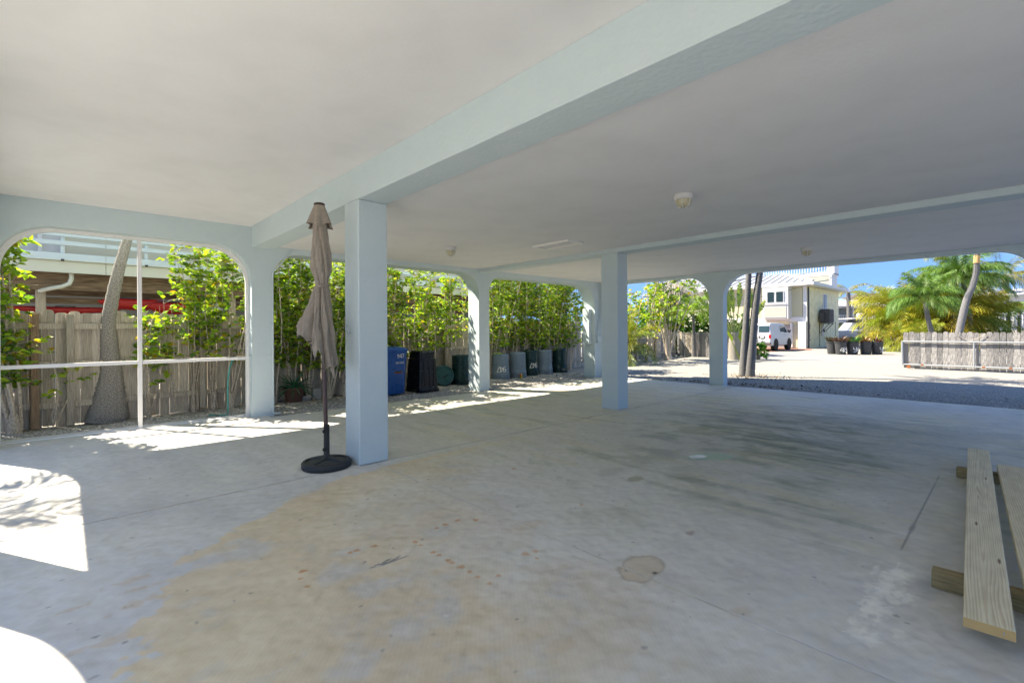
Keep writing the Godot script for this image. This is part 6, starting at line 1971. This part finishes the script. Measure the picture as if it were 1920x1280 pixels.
func make_boat() -> void:
	var t := thing("motor_boat", "white motor boat on land with a grey canvas shelter and tall poles, behind the tubs", "boat", Vector3(54.6, -0.1, -11.8), FACE)
	var b := MB.new()
	var rings := []
	for i in 13:
		var s := i / 12.0
		var x := -2.2 + s * 7.0
		var beam := 1.05 * pow(maxf(0.0, 1.0 - pow(maxf(0.0, (s - 0.45) / 0.55), 2.2)), 0.6)
		var sheer := 1.22 + 0.10 * s
		rings.append([Vector3(x, 0.42 + 0.25 * pow(s, 3.0), 0), Vector3(x, 0.60 + 0.2 * s * s, beam * 0.8), Vector3(x, 1.0, beam), Vector3(x, sheer, beam * 1.04), Vector3(x, sheer, 0.0), Vector3(x, sheer, -beam * 1.04), Vector3(x, 1.0, -beam), Vector3(x, 0.60 + 0.2 * s * s, -beam * 0.8)])
	for i in 12:
		for k in 8:
			var m := (k + 1) % 8
			var q := [rings[i][k], rings[i + 1][k], rings[i + 1][m], rings[i][m]]
			b.face(q, (q[0] + q[2]) / 2.0 - Vector3(1.0, 0.95, 0))
	b.face(rings[0], Vector3.LEFT)
	obj("hull", b.mesh(), M.boat_white, t)
	b = MB.new()
	b.tube([Vector3(-2.2, 1.25, 1.1), Vector3(1.5, 1.28, 1.1), Vector3(3.0, 1.3, 0.95), Vector3(4.2, 1.33, 0.5), Vector3(4.75, 1.35, 0.0)], [0.06], 6)
	obj("gunwale", b.mesh(), M.white, t)
	b = MB.new()
	b.prism(PackedVector2Array([Vector2(0.3, 1.25), Vector2(0.95, 2.05), Vector2(1.3, 2.0), Vector2(1.5, 1.25)]), 1.2, Transform3D(Basis(), Vector3(0, 0, -0.6)))
	obj("console", b.mesh(), M.boat_white, t)
	add_box(t, "canvas_shelter", M.boat_cover, Vector3(2.9, 1.85, 0), Vector3(3.0, 1.0, 1.8), 0.1)
	add_box(t, "top_frame", M.white, Vector3(2.2, 2.42, 0), Vector3(3.2, 0.10, 1.9), 0.04)
	for i in 5: add_box(t, "louvre", M.white, Vector3(1.65 + i * 0.27, 1.52, 0.95), Vector3(0.06, 0.45, 0.04), 0.0, Basis(Vector3(0, 0, 1), -0.9))
	for q in [[1.9, 2.9, 0.05], [1.62, 2.3, 0.05]]:
		b = MB.new()
		b.tube([Vector3(q[0] - 0.1, 0.4, 0.98), Vector3(q[0], q[1], 0.98)], [q[2]], 6)
		obj("upright", b.mesh(), M.white, t)
	for x in [2.75, 2.95]:
		b = MB.new()
		b.tube([Vector3(x, 2.4, 0.7), Vector3(x - 0.1, 4.6, 0.7)], [0.03], 6)
		obj("outrigger_pole", b.mesh(), M.white, t)
	add_box(t, "radar_arch", M.white, Vector3(1.85, 2.75, 0.3), Vector3(0.5, 0.4, 0.4), 0.08)
	add_box(t, "blue_panel", M.blue_sign, Vector3(1.28, 1.10, 1.14), Vector3(0.28, 0.34, 0.06), 0.02)
	for x in [-1.2, 2.4]: add_box(t, "cradle", M.wood_b, Vector3(x, 0.25, 0), Vector3(0.2, 0.55, 1.6), 0.02)
	# the trailer's jumble of pale bags by the bow
	for i in 3:
		b = MB.new()
		b.lathe([[0.0, 0.0], [0.3, 0.03], [0.36, 0.16], [0.25, 0.3], [0.0, 0.34]], 12, Transform3D(Basis().scaled(Vector3(1.3, 0.8, 0.9)), Vector3.ZERO))
		tag(obj("pale_sack", b.mesh(), M.boat_white, self, Vector3(37.2 + i * 0.45, 0.0, -6.0 + i * 0.4)), ["pale sack lying left of the golden palms, nearest the tubs", "middle pale sack at the foot of the golden palms", "pale sack half under the golden palm fronds"][i], "sack", "pale sacks by the golden palms")

func make_tubs() -> void:
	var xs := [Vector3(31.25, -0.03, -6.66), Vector3(31.70, -0.03, -6.21), Vector3(32.20, -0.03, -5.70), Vector3(32.60, -0.03, -5.27), Vector3(31.55, -0.03, -7.12)]
	var lab := ["grey plant tub with bronze leaves and a painted 48, first of the row", "grey plant tub with green spiky leaves and a painted 94", "plain grey plant tub with orange leaves, no number", "grey plant tub with a big painted 9, last of the row", "dark plant tub half hidden behind the left end of the row"]
	var cols := [[Color(0.13, 0.06, 0.05), Color(0.20, 0.12, 0.08)], [Color(0.05, 0.16, 0.03), Color(0.12, 0.25, 0.05)], [Color(0.35, 0.15, 0.05), Color(0.42, 0.28, 0.08)], [Color(0.20, 0.05, 0.04), Color(0.16, 0.10, 0.07)], [Color(0.10, 0.07, 0.05), Color(0.10, 0.14, 0.05)]]
	var num := ["48", "94", "", "94", ""]
	for i in 5:
		var t := thing("plant_tub", lab[i], "plant tub", xs[i], FACE, "plant tubs across the lane")
		var b := MB.new()
		b.lathe([[0.0, 0.0], [0.235, 0.0], [0.24, 0.03], [0.29, 0.63], [0.315, 0.64], [0.315, 0.69], [0.29, 0.69], [0.28, 0.60], [0.0, 0.60]], 26)
		obj("tub", b.mesh(), M.tub_grey, t)
		b = MB.new()
		b.lathe([[0.0, 0.62], [0.28, 0.61]], 18)
		obj("soil", b.mesh(), M.soil, t)
		for k in 44 if i != 3 else 14:
			b = MB.new()
			var a := R.randf() * TAU
			var o := Vector3(cos(a), 0, sin(a))
			var h := R.randf_range(0.25, 0.55)
			b.col = (cols[i][0] as Color).lerp(cols[i][1], R.randf())
			var p := o * R.randf_range(0.03, 0.2) + Vector3(0, 0.6, 0)
			b.leaf(p, (o * R.randf_range(0.2, 0.9) + Vector3.UP).normalized() * h, o.cross(Vector3.UP), o * -0.7 + Vector3.UP * 0.5, 0.05, 0.2, 0.25)
			obj("leaf", b.mesh(), M.waxy, t)
		for k in num[i].length():
			var a: float = (k - 0.5) * 0.62 + (0.15 if i == 1 else (0.45 if i == 3 else -0.05))
			var o := Vector3(sin(a), 0, cos(a))
			lettering(num[i][k], 0.30, M.marker, t, o * 0.272 + Vector3(0, 0.27, 0), Basis(Vector3.UP, a) * Basis(Vector3.RIGHT, -0.08))
	var wire := MB.new()
	var pts := []
	for i in 17:
		var s := i / 16.0
		pts.append(Vector3(30.5, 4.1, -18.0).lerp(Vector3(38.35, 4.55, -9.9), s) - Vector3(0, 0.9 * sin(PI * s), 0))
	wire.tube(pts, [0.014], 5, false)
	tag(obj("overhead_cable", wire.mesh(), M.wire), "thin sagging cable crossing in front of the yellow house's bay window", "cable")
	wire = MB.new()
	pts = []
	for i in 17:
		var s := i / 16.0
		pts.append(Vector3(49.9, 7.6, -20.0).lerp(Vector3(49.5, 8.2, -8.0), s) - Vector3(0, 1.5 * sin(PI * s), 0))
	wire.tube(pts, [0.018], 5, false)
	tag(obj("overhead_cable", wire.mesh(), M.wire), "thin cable looping past the roof deck of the tall white house", "cable")

func _ready() -> void:
	R.seed = 20240611
	camera_and_light()
	make_materials()
	make_ground()
	make_house()
	ceiling_light(Vector3(4.77, 2.828, -2.41), "caged ceiling light in the near bay, its wire cage fully in view", 0.3)
	ceiling_light(Vector3(4.81, 2.828, -6.63), "small caged ceiling light between the near post and the bins, close to the arches", 0.9)
	ceiling_light(Vector3(9.48, 2.818, -2.51), "darker caged ceiling light beyond the second beam, above the driveway arch", 1.4)
	make_fences()
	make_deck_house()
	make_parasol()
	make_bins()
	make_timber()
	make_hedge()
	make_palms()
	make_back_garden()
	make_small_things()
	make_van()
	make_yellow_house()
	make_far_houses()
	make_boat()
	make_tubs()
